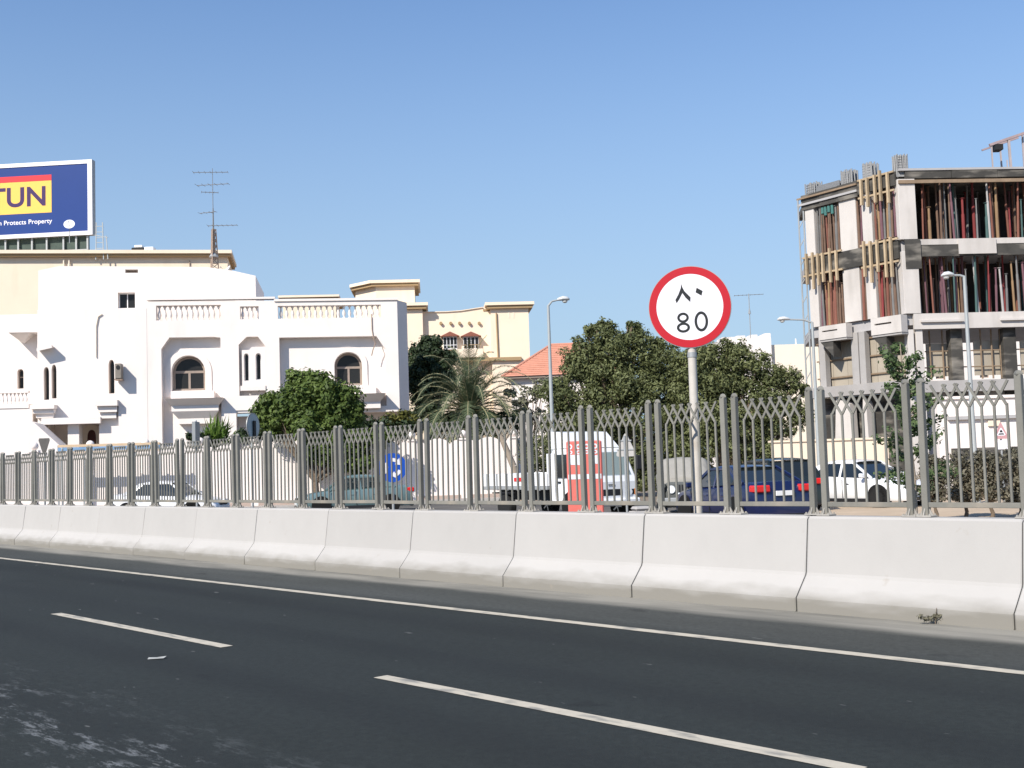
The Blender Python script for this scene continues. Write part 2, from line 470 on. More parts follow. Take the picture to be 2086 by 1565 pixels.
def barrier_mesh():
    mb = MB(); g = .0075
    n = len(prof)
    xs = [(-BL+g, .012), (-BL+g+.014, 0), (-g-.014, 0), (-g, .012)]
    cx, cz = .45, .45
    vs = []
    for x, ins in xs:
        for (y, z) in prof:
            dy, dz = cx-y, cz-z; l = math.hypot(dy, dz)
            vs.append((x, y+dy/l*ins, max(0, z+dz/l*ins)))
    fs = []
    for j in range(len(xs)-1):
        for i in range(n):
            a, b2 = j*n+i, j*n+(i+1)%n
            fs.append((a, a+n, b2+n, b2))
    fs += [tuple(range(n)), tuple(range(len(xs)*n-1, (len(xs)-1)*n-1, -1))]
    mb.add(vs, fs)
    return mb.mesh('barrier_block', M['barrier'])
bm_ = barrier_mesh()
for k in range(-1, 13):
    # block k spans from joint k (right end) to joint k+1
    t = 5.353 + BL*k
    o = inst('barrier_block', bm_, None, rp(11.17 + random.uniform(-.006, .006), t, random.uniform(-.004, .003)), (0,0,ROADROT))
    if k == -1: lab = 'pale concrete barrier block cut off at the right edge of the road view'
    elif k == 0: lab = 'pale concrete barrier block nearest in full view, a weed growing at its foot'
    else: lab = 'pale concrete barrier block, %s in the row counted from the nearest whole one' % ORD[k]
    tag(o, lab, 'concrete barrier', 'concrete barrier blocks along the road')

# ------------------------------------------------------------------ steel fence: panels standing on the barrier
M['fence'] = mat('fence_paint', (.195, .187, .163), .55, .16, 3, .1, 60, spec=.3, rand=.12, grime=((.33,.28,.22), 2.2, .5, .72, .55, (1,1,.5)))
M['fence_foot'] = mat('fence_foot_steel', (.33, .31, .28), .7, .2, 6, rand=.08)
FP = 1.232
def fence_prototype():
    root = thing('fence_panel', 'x', 'fence panel')
    gap = .084
    x0, x1 = gap, FP-gap
    post = MB().bbox(-.035, .035, -.035, .035, 0, 1.43, .006); post.lathe([(.049,1.43),(.049,1.445),(.030,1.472),(.0,1.48)], n=4)
    pm = post.mesh('post', M['fence'])
    for x in (x0, x1): inst('post', pm, root, (x,0,0))
    fm = MB().bbox(-.085, .085, -.075, .075, 0, .018, .004)
    for sx in (-1, 1):
        fm.add([(sx*.036,-.006,.018),(sx*.08,-.006,.018),(sx*.036,-.006,.09),(sx*.036,.006,.018),(sx*.08,.006,.018),(sx*.036,.006,.09)],
               [(0,1,2),(5,4,3),(0,3,4,1),(1,4,5,2)])
    for sy in (-1, 1):
        fm.add([(-.006,sy*.036,.018),(-.006,sy*.072,.018),(-.006,sy*.036,.09),(.006,sy*.036,.018),(.006,sy*.072,.018),(.006,sy*.036,.09)],
               [(0,1,2),(5,4,3),(0,3,4,1),(1,4,5,2)])
        for sx in (-1, 1): fm.lathe([(.012,.018),(.012,.034),(.004,.036)], (sx*.065, sy*.055, 0), 6)
    fme = fm.mesh('foot_plate', M['fence_foot'])
    for x in (x0, x1): inst('foot_plate', fme, root, (x,0,0))
    MB().bbox(x0+.036, x1-.036, -.022, .022, .10, .155, .004).build('bottom_rail', M['fence'], root)
    nb = 7; sp = (x1-x0)/(nb+1)
    def bar_mesh(left, right):
        b = MB().bbox(-.0125, .0125, -.0115, .0115, .155, 1.155, .003)
        for sgn, on in ((-1, left), (1, right)):
            if on: b.bar((0, sgn*.007, 1.14), (sgn*sp*1.10, sgn*.012, 1.39), .026, .016, (0,1,0))
        return b.mesh('bar', M['fence'])
    full, nol, nor = bar_mesh(1,1), bar_mesh(0,1), bar_mesh(1,0)
    for i in range(nb):
        inst('bar', full if 0 < i < nb-1 else (nol if i == 0 else nor), root, (x0+sp*(i+1), 0, 0))
    return root
fp0 = fence_prototype()
for k in range(0, 25):
    t = 6.53 + 1.2305*k            # its left end stands at t, local x runs to the right
    o = fp0 if k == 0 else copy_tree(fp0)
    o.location = rp(11.62, t, 1.043); o.rotation_euler = (rad(random.uniform(-.7,.7)), rad(random.uniform(-.35,.35)), ROADROT + rad(random.uniform(-.6,.6)))
    if k == 0: lab = 'grey lattice-topped fence panel, largest, at the right edge before the hedge'
    else:
        lm = {1: 'before the leafy sapling', 2: 'before the white saloon', 3: 'before the blue tail lamps', 4: 'crossed by the sign pole',
              6: 'before the red board', 8: 'before the truck bed'}.get(k)
        lab = 'grey lattice-topped fence panel, %s from the right edge%s' % (ORD[k], ', ' + lm if lm else '')
    tag(o, lab, 'fence panel', 'grey fence panels on the barrier')

# ------------------------------------------------------------------ the speed limit sign
M['sign_red'] = mat('sign_red', (.44, .010, .020), .4, .05, 3)
M['sign_white'] = mat('sign_white', (.74, .72, .76), .4, .03, 3)
M['sign_black'] = mat('sign_black', (.015, .017, .018), .45, 0)
M['sign_back'] = mat('sign_back', (.32, .33, .33), .5, .1, 3, metal=.4)
M['pole_cream'] = mat('sign_pole', (.52, .48, .43), .6, .12, 5, grime=((.30,.24,.18), 6, .55, .7, .7, (1,1,.3)))
SIGN_D = 15.2
sp_ = foot(1428, SIGN_D)
sc = at(1405, 625.5, SIGN_D)
top_x = sc - sp_
sg = thing('speed_sign', 'round red-rimmed 80 speed limit sign with Arabic numerals on a cream pole', 'road sign', sp_, rad(-14))
R = 84.5 * SIGN_D / FPX
I = parent_matrix(sg).inverted()
cl = I @ sc
lean = Vector((cl.x*.0, 0, 0))
MB().tube((0, .06, 0), (cl.x+.0, .06, cl.z - R*.93), .058, .055, 14).build('pole', M['pole_cream'], sg, angle=40)
MB().tube((cl.x, .06, cl.z-R*1.18), (cl.x, .06, cl.z+R*.6), .036, .036, 12).tube((cl.x, .06, cl.z-R*1.22), (cl.x, .06, cl.z-R*1.1), .062, .062, 14).build('upper_pole', M['grey_metal'], sg, angle=40)
def disc(mb, cx, y, cz, r, th, n=72):
    return mb.lathe([(r,-th),(r,0)], (cx, y, cz), n, 'Y')
yb = 0.0
disc(MB(), cl.x, yb, cl.z, R, .03).build('back_plate', M['sign_back'], sg, angle=40)
ring = [(cl.x+R*.985*math.cos(a), cl.z+R*.985*math.sin(a)) for a in np.linspace(0, 2*math.pi, 97)[:-1]]
inner = [(cl.x+R*.805*math.cos(a), cl.z+R*.805*math.sin(a)) for a in np.linspace(0, 2*math.pi, 97)[:-1]]
MB().prism(ring, yb-.005, yb-.0005, [inner]).build('red_rim', M['sign_red'], sg)
MB().prism(inner, yb-.004, yb-.0005).build('white_face', M['sign_white'], sg)
def sgpt(x, y): return (cl.x + (x-1110)/257*R, cl.z - (y-392)/257*R)
eight = [(1062,240),(1068,262),(1082,292),(1118,332),(1115,362),(1085,330),(1068,302),(1048,340),(1030,364),(1023,344),(1044,308),(1060,270)]
dot = [(1158,275),(1194,297),(1186,326),(1150,303)]
MB().prism([sgpt(*p) for p in eight], yb-.007, yb-.004).prism([sgpt(*p) for p in dot], yb-.007, yb-.004).build('arabic_numerals', M['sign_black'], sg)
def ell(cx, cy, rx, ry, n=28): return [sgpt(cx+rx*math.cos(a), cy+ry*math.sin(a)) for a in np.linspace(0, 2*math.pi, n+1)[:-1]]
dm = MB()
dm.prism(ell(1178,487,42,63), yb-.007, yb-.004, [ell(1178,487,26,46)])
# an eight: two rings overlapping a little at the waist, the upper one proud
dm.prism(ell(1066,519,41,32), yb-.0068, yb-.004, [ell(1066,519,25,17)])
dm.prism(ell(1066,457,36,32), yb-.0074, yb-.004, [ell(1066,457,21,17)])
dm.build('numerals', M['sign_black'], sg)
bk = MB()
for dz in (-.3, .3): bk.box(cl.x-.08, cl.x+.08, .03, .10, cl.z+dz*R*2-.02, cl.z+dz*R*2+.02)
bk.build('bracket', M['grey_metal'], sg)
# ------------------------------------------------------------------ openings
def arch(x0, x1, z0, zs, zt, n=14):
    """arched opening: jambs to zs, then a half ellipse to zt (counter-clockwise)"""
    cx, rx, rz = (x0+x1)/2, (x1-x0)/2, zt-zs
    return [(x0,z0),(x1,z0)] + [(cx+rx*math.cos(a), zs+rz*math.sin(a)) for a in np.linspace(0, math.pi, n)]
def pointed(x0, x1, z0, zs, zt, n=6):
    cx, w = (x0+x1)/2, (x1-x0)/2
    R_ = [(cx+w*math.cos(a)**.8, zs+(zt-zs)*math.sin(a)**.85 if a < 1.5 else zt) for a in np.linspace(0, math.pi/2, n)]
    L_ = [(2*cx-x, z) for x, z in R_[:-1][::-1]]
    return [(x0,z0),(x1,z0)] + R_ + L_
def rct(x0, x1, z0, z1): return [(x0,z0),(x1,z0),(x1,z1),(x0,z1)]

def inset(poly, d):
    cx = sum(p[0] for p in poly)/len(poly); cz = sum(p[1] for p in poly)/len(poly)
    w = max(p[0] for p in poly)-min(p[0] for p in poly); h = max(p[1] for p in poly)-min(p[1] for p in poly)
    mx, mz = (max(p[0] for p in poly)+min(p[0] for p in poly))/2, (max(p[1] for p in poly)+min(p[1] for p in poly))/2
    return [(mx+(x-mx)*(1-2*d/w), mz+(z-mz)*(1-2*d/h)) for x, z in poly]

def window(parent, F, poly, y, fm, fw=.07, cross=None, mull=True, T=None):
    """frame (part) with a pane (sub-part), standing in an opening at depth y; in frame F's local coordinates"""
    Mx = F.M
    big = inset(poly, -.02)
    mb = MB(Mx); mb.prism(big, y, y+.06, [inset(poly, fw)])
    xs = [p[0] for p in poly]; zs = [p[1] for p in poly]; cx = (min(xs)+max(xs))/2
    if cross is not None: mb.box(min(xs)+.02, max(xs)-.02, y-.01, y+.05, cross-fw*.5, cross+fw*.5)
    if mull: mb.box(cx-fw*.45, cx+fw*.45, y-.013, y+.047, min(zs)+.02, (cross if cross is not None else max(zs)-.02))
    o = mb.build('window', fm, parent, world=True)
    MB(Mx).prism(big, y+.02, y+.035).build('pane', M['glass'], o, world=True)
    return o

baluster_mesh = MB().lathe([(.09,0),(.09,.05),(.05,.08),(.055,.12),(.10,.25),(.095,.34),(.045,.52),(.04,.62),(.065,.66),(.085,.70),(.085,.76)], (0,0,0), 8).mesh('baluster', M['white_trim'], True)
def balustrade(parent, F, x0, x1, z0, z1, y, n):
    """n balusters between a lower kerb at z0 and a rail at z1"""
    sc = (z1-z0)/.76
    for i in range(n):
        x = x0+(x1-x0)*(i+.5)/n
        w = F.M @ Vector((x, y, z0))
        inst('baluster', baluster_mesh, parent, parent_matrix(parent).inverted() @ w, (0,0,F.rot-parent.rotation_euler.z), (min(sc, .34*(x1-x0)/n/.1*1.25),)*2 + (sc,))

# ------------------------------------------------------------------ the white villa
VF = Frame(at(600, 700, 68), rad(8))
villa = thing('white_villa', 'large white villa with arched brown windows, roof balustrades and corbelled bays behind the boundary wall', 'house', VF.o, VF.rot)
X = lambda px, py=760, k=0: VF.uv(px, py, k)[0]
Z = lambda py, px=600, k=0: VF.uv(px, py, k)[1]
W = M['white']; WT = M['white_trim']
def vb(name, mb, m=W, parent=None): return mb.build(name, m, parent or villa, world=True)
def vmb(): return MB(VF.M)
P0 = -.52                                             # front of the projecting frame
# --- right wing (A) : panel at y 0 with an arched window, frame at P0
xa0, xa1 = X(563, 760, P0), X(812, 740, P0)
zp = Z(613, 690, P0)                                  # top of the parapet rail
zlow = Z(839, 780, P0)
px0, px1 = X(570, 760, P0), X(786, 760, P0)
pz1 = Z(686, 680, P0)
zb0, zb1 = Z(648, 680, P0), Z(622, 680, P0)
hx0, hx1 = X(566, 640, P0), X(776, 640, P0)
# panel recess outline with cut corners
rec = [(px0, zlow+.35), (px1, zlow+.35), (px1, pz1-.75), (px1-.5, pz1), (px0, pz1)]
vb('frame_wall', vmb().prism(rct(xa0, xa1, zlow, zp), P0, .0, [rec, rct(hx0, hx1, zb0, zb1)]))
win = arch(X(682), X(738), Z(785, 710), Z(745, 710), Z(718, 710))
vb('wall_panel', vmb().prism(rct(xa0+.05, xa1-.05, zlow+.03, pz1+.3), .002, .7, [win]))
sur = inset(win, -.30)
vb('window_surround', vmb().prism(sur, -.07, .001, [inset(win, -.02)]), WT)
window(villa, VF, win, .42, M['frame_brown'], .13, cross=Z(748, 710))
balustrade(villa, VF, hx0, hx1, zb0, zb1, P0+.25, 18)
vb('parapet_rail', vmb().box(xa0-.05, xa1+.05, P0-.08, P0+.45, zp+.003, zp+.14), WT)
# sill, corbel under the right window
sx0, sx1 = X(682, 795, -.75), X(766, 795, -.75)
def corbel(name, x0, x1, zt, h, dep, tiers=2):
    mb = vmb()
    z = zt; a, b, d = x0, x1, dep
    for i in range(tiers):
        hh = h/tiers*.55
        a2, b2, d2 = a+.10*(x1-x0), b-.10*(x1-x0), d*.62
        vs = [(a,-d,z),(b,-d,z),(b,.0,z),(a,.0,z),(a2,-d2,z-hh),(b2,-d2,z-hh),(b2,.0,z-hh),(a2,.0,z-hh)]
        mb.add(vs, [(0,1,2,3),(7,6,5,4),(0,4,5,1),(1,5,6,2),(2,6,7,3),(3,7,4,0)])
        z2 = z-hh-h/tiers*.42
        mb.box(a2, b2, -d2+.003, .0, z2, z-hh-.001)
        z = z2-.001; a, b, d = a2, b2, d2-.003
    return vb(name, mb)
vb('sill', vmb().box(sx0, sx1, -.85, -.071, Z(803, 725, -.8), Z(786, 725, -.8)), WT)
corbel('corbel', sx0-.25, sx1+.55, Z(803, 725, -.9)-.002, .85, 1.35, 1)
# shaded return of the right-hand end, cut back at an angle
rw = vmb(); xe = xa1
rw.add([(xe,P0+.001,zlow),(xe+.62,P0+1.15,zlow),(xe+.62,P0+1.15,zp),(xe,P0+.001,zp),(xe-.5,8,zlow),(xe-.5,8,zp),(xe+.62,8,zlow),(xe+.62,8,zp)],
       [(0,1,2,3),(1,6,7,2),(0,3,5,4),(3,2,7,5),(6,4,5,7)])
vb('side_wall', rw)
# ground storey, set back below the overhang, and the soffit
vb('ground_storey_wall', vmb().box(X(460), xa1+.4, .75, 9, 0, zlow-.002))
vb('soffit', vmb().box(xa0, xa1+.4, .701, 8, zlow-.001, zlow+.2))
vb('roof_slab', vmb().box(X(300), xa1+.5, .71, 9, zb0-.45, zb0-.25))
vb('ledge', vmb().box(X(455,840,-.4), xa0+.8, -.45, .74, Z(841,500,-.4), Z(829,500,-.4)), WT)
# --- middle pier (B) with the twin narrow windows
xb0, xb1 = X(480, 760, P0), xa0-.001
bx0, bx1 = X(487, 760, P0), X(541, 760, P0)
bz1, bz0 = Z(686, 515, P0), Z(806, 515, P0)
recb = [(bx0,bz0),(bx1,bz0),(bx1,bz1-.55),(bx1-.4,bz1),(bx0+.45,bz1),(bx0,bz1-.45)]
zlb = Z(836, 500, P0)
vb('frame_wall', vmb().prism(rct(xb0, xb1, zlb, zp+.06), P0, 0., [recb, rct(X(489,640,P0), X(527,640,P0), zb0, zb1)]))
vb('wall_panel', vmb().box(xb0, xb1, .002, .5, zlb, bz1+.3))
balustrade(villa, VF, X(489,640,P0), X(527,640,P0), zb0, zb1, P0+.25, 4)
tw0 = pointed(X(497,750,-.45), X(507,750,-.45), Z(776,510,-.45), Z(728,510,-.45), Z(720,510,-.45))
tw1 = pointed(X(521,750,-.45), X(532,750,-.45), Z(774,510,-.45), Z(728,510,-.45), Z(720,510,-.45))
ob0, ob1 = X(493,750,-.45), X(541,750,-.45)
ori = vb('oriel', vmb().prism([(ob0,Z(786,510,-.45)),(ob1-.01,Z(786,510,-.45)),(ob1-.01,Z(707,510,-.45)),(ob0+.55,Z(707,510,-.45)),(ob0+.4,Z(713,510,-.45)),(ob0,Z(713,510,-.45))], -.45, 0., [tw0, tw1]), WT)
for tw in (tw0, tw1):
    window(villa, VF, tw, -.20, M['frame_white'], .05, mull=False)
vb('sill', vmb().box(ob0-.1, ob1-.012, -.58, -.451, Z(796,510,-.5), Z(786,510,-.5)), WT)
# --- left wing (C)
xc0, xc1 = X(300, 760, P0), xb0-.001
cx0, cx1 = X(329, 760, P0), X(450, 760, P0)
cz1 = Z(687, 390, P0)
recc = [(cx0, .4), (cx1, .4), (cx1, cz1-.05), (cx1-.35, cz1), (cx0+.45, cz1), (cx0, cz1-.65)]
zcp = Z(614, 390, P0)
c0, c1 = Z(652, 390, P0), Z(622, 390, P0)
ch0, ch1 = X(318, 640, P0), X(450, 640, P0)
vb('frame_wall', vmb().prism(rct(xc0, xc1, 0, zcp), P0, 0., [recc, rct(ch0, ch1, c0, c1)]))
winc = arch(X(350), X(418), Z(796, 385), Z(758, 385), Z(725, 385))
vb('wall_panel', vmb().prism(rct(xc0+.05, xc1-.05, 0.02, cz1+.3), .002, .7, [winc]))
vb('window_surround', vmb().prism(inset(winc, -.36), -.07, .001, [inset(winc, -.02)]), WT)
window(villa, VF, winc, .42, M['frame_brown'], .14, cross=Z(757, 385))
balustrade(villa, VF, ch0, ch1, c0, c1, P0+.25, 12)
vb('parapet_rail', vmb().box(xc0, xb1, P0-.08, P0+.45, zcp+.08, zcp+.2), WT)
s0, s1 = X(348, 800, -.8), X(436, 800, -.8)
vb('sill', vmb().box(s0, s1, -.85, -.071, Z(812,390,-.8), Z(797,390,-.8)), WT)
corbel('corbel', s0-.3, s1+.55, Z(812,390,-.9)-.002, 1.45, 1.3, 2)
# --- plain bay (C2) left of the left wing, and the tall west block (E)
zc2 = Z(627, 270, P0-.3)
vb('wall', vmb().box(X(240,700,P0), xc0-.001, P0-.012, 3, 0, zc2))
KE = -.2
xe0, xe1 = X(76, 700, KE), X(240, 700, P0)-.002
zE = zc2+.03
slim = pointed(X(221,760,KE), X(233,760,KE), Z(802,227,KE), Z(748,227,KE), Z(733,227,KE))
t1 = pointed(X(89,780,KE), X(100,780,KE), Z(815,95,KE), Z(762,95,KE), Z(748,95,KE))
t2 = pointed(X(105,780,KE), X(115,780,KE), Z(812,110,KE), Z(758,110,KE), Z(743,110,KE))
door_op = rct(X(161,885,KE), X(202,885,KE), 0.3, Z(863,180,KE))
pc_op = rct(X(84,885,KE), X(138,885,KE), .3, Z(865,110,KE))
vb('wall', vmb().prism(rct(xe0, xe1, 0.0, zE), KE, KE+.9, [slim, t1, t2, door_op, pc_op]))
vb('wall', vmb().box(xe0, xe1, KE+2.6, KE+2.8, 0, Z(850,150,KE)))
for w in (slim, t1, t2): window(villa, VF, w, KE+.35, M['frame_brown'], .06, mull=False)
dr = pointed(X(178,890,KE+2.5), X(196,890,KE+2.5), .3, Z(893,187,KE+2.5), Z(876,187,KE+2.5))
vb('door_surround', vmb().prism(inset(dr, -.3), KE+2.45, KE+2.6, [dr]), M['cream_pale'])
vb('door', vmb().prism(dr, KE+2.5, KE+2.58), M['door_red'])
vb('porch_beam', vmb().box(X(86,856,KE-.3), X(206,856,KE-.3), KE-.5, KE-.001, Z(864,150,KE-.3), Z(851,150,KE-.3)), WT)
vb('stair_parapet', vmb().prism([(X(60,900,KE-2),.0),(X(150,900,KE-2),.0),(X(132,915,KE-2),Z(914,132,KE-2)),(X(74,862,KE-2),Z(862,74,KE-2)),(X(60,862,KE-2),Z(858,60,KE-2))], KE-2.4, KE-.502))
def small_corbel(px_0, px_1, pt, pb, k):
    x0, x1, zt, zb = X(px_0,(pt+pb)/2,k), X(px_1,(pt+pb)/2,k), Z(pt,(px_0+px_1)/2,k), Z(pb,(px_0+px_1)/2,k)
    w = x1-x0; mb = vmb(); h = zt-zb
    for i, (a, d) in enumerate(((0,.75),(.09,.55),(.18,.38))):
        mb.box(x0+w*a, x1-w*a*.6, k-d, k-.001, zt-h*(i+1)/3+.002, zt-h*i/3)
    return vb('corbel', mb, WT)
small_corbel(198, 244, 816, 853, KE)
small_corbel(68, 117, 826, 852, KE)
vb('canopy', vmb().add([(X(80,720,KE),KE-.6,Z(718,80,KE)),(X(111,715,KE),KE-.6,Z(711,111,KE)),(X(111,715,KE),KE-.001,Z(711,111,KE)+.1),(X(80,720,KE),KE-.001,Z(718,80,KE)+.1),
    (X(80,720,KE),KE-.6,Z(718,80,KE)+.18),(X(111,715,KE),KE-.6,Z(711,111,KE)+.18)], [(0,1,2,3),(0,4,5,1),(4,3,2,5),(0,3,4),(1,5,2)]), WT)
# --- upper storey block (D) behind
KD = .95
zD = Z(548, 330, KD)
ux0, ux1 = X(78, 580, KD), X(521, 590, KD)
up_win = rct(X(240,610,KD), X(275,610,KD), Z(628,257,KD), Z(596,257,KD))
slit = rct(X(255,552,KD), X(281,552,KD), Z(556,268,KD), Z(549,268,KD))
zD2 = Z(541, 270, KD)
vb('upper_wall', vmb().prism([(ux0,Z(800,300,KD)),(ux1,Z(800,300,KD)),(ux1,Z(562,521,KD)),(X(476,552,KD),Z(552,476,KD)),(X(420,542,KD),Z(544,420,KD)),(X(120,545,KD),zD2),(ux0,zD2-.25)], KD, KD+7, [up_win, slit], back=False))
window(villa, VF, up_win, KD+.35, M['frame_white'], .055)
vb('window', vmb().prism(slit, KD+.4, KD+.45), M['frame_brown'])
vb('roof_slab', vmb().box(ux0+.1, ux1-.1, KD+.1, KD+6.9, Z(575,400,KD)-.2, Z(575,400,KD)))
# --- far west wing (F) with the balcony
KF = 1.2
vb('wall', vmb().prism(rct(X(-90,760,KF), xe0+.3, 0, Z(641,40,KF)), KF, KF+3, [pointed(X(35,770,KF), X(48,770,KF), Z(792,42,KF), Z(760,42,KF), Z(752,42,KF))]))
window(villa, VF, pointed(X(35,770,KF), X(48,770,KF), Z(792,42,KF), Z(760,42,KF), Z(752,42,KF)), KF+.35, M['frame_brown'], .06, cross=Z(768,42,KF), mull=False)
kb = KF-1.1
vb('bay_box', vmb().box(X(22,650,kb), X(76,650,kb), kb, KF-.001, Z(675,45,kb), Z(642,45,kb)), W)
vb('bay_box', vmb().box(X(18,672,kb), X(78,672,kb), kb-.15, KF-.002, Z(678,45,kb), Z(675.5,45,kb)), WT)
bxl, bxr, bzt, bzb = X(18,678,kb), X(60,678,kb), Z(678.5,40,kb), Z(697,40,kb)
vb('corbel', vmb().add([(bxl,kb,bzt),(bxr,kb,bzt),(bxr,KF,bzt),(bxl,KF,bzt),((bxl+bxr)/2,KF-.02,bzb)], [(0,1,2,3),(0,4,1),(1,4,2),(3,4,0),(2,4,3)]), WT)
kb = KF-1.6
vb('balcony_floor', vmb().box(X(-80,825,kb), X(58,825,kb), kb, KF-.001, Z(832,30,kb), Z(823,30,kb)))
vb('balcony_rail', vmb().box(X(-80,798,kb), X(58,798,kb), kb, kb+.35, Z(801,30,kb), Z(796,30,kb)), WT)
balustrade(villa, VF, X(-40,810,kb), X(56,810,kb), Z(823,30,kb), Z(801,30,kb), kb+.18, 12)
vb('wall', vmb().box(X(-80,880,kb), X(66,880,kb), kb+.05, KF-.002, 0, Z(832.5,30,kb)))
# drain pipe and rooftop pipes
pp = vmb(); q = [(X(x,y,KE),KE-.06,Z(y,x,KE)) for x, y in ((208,640),(200,645),(196,665),(196,728))]
pp.path(q, .035, 6); vb('cable', pp, M['cream_pale'])
pp = vmb(); q = [(X(x,y,P0-.02),P0-.03,Z(y,x,P0)) for x, y in ((757,640),(758,672),(761,690),(765,700),(760,712),(757,725))]
pp.path(q, .03, 6); vb('cable', pp, M['rust'])

# air conditioner on the west block
ac0 = VF.M @ Vector((X(243,757,-.9), -.9, Z(757,243,-.9)))
ac = thing('air_conditioner', 'grey air conditioning unit hung on the white villa beside a slim arched window', 'air conditioner', (ac0.x, ac0.y, ac0.z), VF.rot)
MB().bbox(-.17, .17, -.35, .28, -.42, .42, .02).build('casing', mat('ac_casing', (.24,.21,.175), .6, .2, 4), ac)
MB().prism([(.11*math.cos(a), .2+.13*math.sin(a)) for a in np.linspace(0,6.283,13)[:-1]], -.37, -.351).build('fan_grille', M['dark'], ac)
MB().box(-.22, .2, -.3, .3, -.50, -.423).build('bracket', M['rust'], ac)

# ------------------------------------------------------------------ scalloped boundary wall
BF = Frame(at(900, 950, 57.5), rad(8))
bw = thing('boundary_wall', 'long white boundary wall with scalloped top and ball-topped piers in front of the villa', 'wall', BF.o, BF.rot)
pitch = BF.uv(945, 930)[0] - BF.uv(840, 930)[0]
xp = BF.uv(840, 930)[0]
zt = BF.uv(895, 893)[1]; zd = BF.uv(925, 910)[1]
def bay_mesh():
    L_ = pitch-.36; n = 40; top = []
    for i in range(n+1):
        s = i/n
        c = .24+.52*s*0 
        # big hump in the middle, half humps at the piers, sharp dips between them
        if s < .22: h = math.sqrt(max(0, 1-(s/.235)**2))*.8
        elif s > .78: h = math.sqrt(max(0, 1-((1-s)/.235)**2))*.8
        else: h = math.sqrt(max(0, 1-((s-.5)/.285)**2))
        top.append((.18+s*L_, zd+(zt-zd)*h))
    mb = MB(); poly = [(.18, .3), (.18+L_, .3)] + top[::-1]
    mb.prism(poly, .05, .25)
    return mb.mesh('wall_bay', M['wall_white'])
def pier_mesh():
    mb = MB().bbox(-.18, .18, 0, .32, 0, zt-.12, .01); mb.bbox(-.23, .23, -.05, .37, zt-.118, zt-.02, .01)
    return mb.mesh('pier', M['wall_white'])
def ball_mesh():
    return MB().lathe([(.02,0),(.07,.03)]+[(.19*math.sin(a), .20-.19*math.cos(a)) for a in np.linspace(.4, 3.1, 9)], (0,.16,zt-.02), 12).mesh('ball', M['wall_white'], True)
bay_, pier_, ball_ = bay_mesh(), pier_mesh(), ball_mesh()
plm = MB().box(.181, pitch-.181, .0, .3, 0, .299).mesh('plinth', M['plinth'])
for k in range(-10, 3):
    x = xp+pitch*k
    p = inst('pier', pier_, bw, (x,0,0)); inst('ball', ball_, p)
    if k < 2:
        inst('wall_bay', bay_, bw, (x,0,0)); inst('plinth', plm, bw, (x,0,0))

# painted hoarding strip seen over the wall at the far left
hb = Frame(at(220, 920, 54), rad(8))
hd = thing('hoarding_strip', 'low hoarding with blue and orange bands atop the wall at far left', 'hoarding', hb.o, hb.rot)
h0, h1 = hb.uv(118, 915)[0], hb.uv(325, 915)[0]
for nm, a, b2, m in (('orange_band', 904, 909, mat('band_orange', (.62,.46,.30), .6)), ('blue_band', 909.4, 917, mat('band_blue', (.20,.33,.50), .6)), ('pale_band', 917.4, 922, mat('band_pale', (.70,.55,.42), .6))):
    MB().box(h0, h1, 0, .06, hb.uv(220,b2)[1], hb.uv(220,a)[1]).build(nm, m, hd)
hp = MB()
for i in range(5): hp.box(h0+(h1-h0)*i/4-.04, h0+(h1-h0)*i/4+.04, .062, .14, 0, hb.uv(220,905)[1])
hp.build('post', M['grey_metal'], hd)

# pavement in front of the wall
pv = MB(BF.M); pv.box(-60, xp+2.1*pitch, -2.6, .0, -.05, .13)
struct('pavement', pv, M['pave'])
kp = MB(BF.M); kp.box(-60, xp+2.1*pitch, -2.76, -2.602, -.05, .14); struct('kerb', kp, M['kerb'])
# ------------------------------------------------------------------ cream apartment block behind the villa, with a billboard on its roof
CF = Frame(at(300, 700, 96), rad(10))
cb = thing('apartment_block', 'tall cream block with brown cornice rising behind the white villa, under the billboard', 'building', CF.o, CF.rot)
cx = lambda px, py=560, k=0: CF.uv(px, py, k)[0]
cz = lambda py, px=300, k=0: CF.uv(px, py, k)[1]
zc = cz(524, 468)
MB(CF.M).box(cx(-140), cx(464), 0, 6, 0, zc).build('wall', M['cream'], cb, world=True)
MB(CF.M).box(cx(-140)-.4, cx(464)+.25, -.45, 6.3, zc+.002, zc+.22).build('cornice', M['cream_trim'], cb, world=True)
MB(CF.M).box(cx(-140)-.5, cx(464)+.38, -.62, 6.4, zc+.222, zc+.5).build('parapet_cap', M['cream'], cb, world=True)
dp = MB(CF.M)
for x in (131, 142): dp.tube((cx(x), -.15, zc-.2), (cx(x), -.15, zc-2.2), .07)
dp.build('downpipe', M['cream_pale'], cb, world=True)
MB(CF.M).box(cx(386), cx(387.6), -.1, -.001, zc-1.6, zc-.3).build('downpipe', M['rust'], cb, world=True)

bbF = Frame(at(187, 478, 99), rad(-5))
bb = thing('billboard', 'blue rooftop billboard with white frame, red and yellow logo panel reading JOTUN', 'billboard', bbF.o, bbF.rot)
bx = lambda px, py=400: bbF.uv(px, py)[0]
bz = lambda py, px=186: bbF.uv(px, py)[1]
x1 = bx(188); z0, z1 = bz(478), bz(325); hgt = z1-z0; x0 = x1-hgt*2.44
FRW = bx(186)-bx(177)
M['bb_blue'] = mat('billboard_blue', (.005, .036, .19), .45, .05, .4)
M['bb_yellow'] = mat('billboard_yellow', (.82, .50, .10), .45, .03, 1)
M['bb_red'] = mat('billboard_red', (.70, .035, .045), .45, .03, 1)
M['bb_ink'] = mat('billboard_ink', (.045, .016, .09), .45, 0)
M['bb_white'] = mat('billboard_white', (.8, .78, .8), .5, .03, 1)
MB(bbF.M).box(x0, x1, .05, .6, z0, z1).build('back_box', M['grey_metal'], bb, world=True)
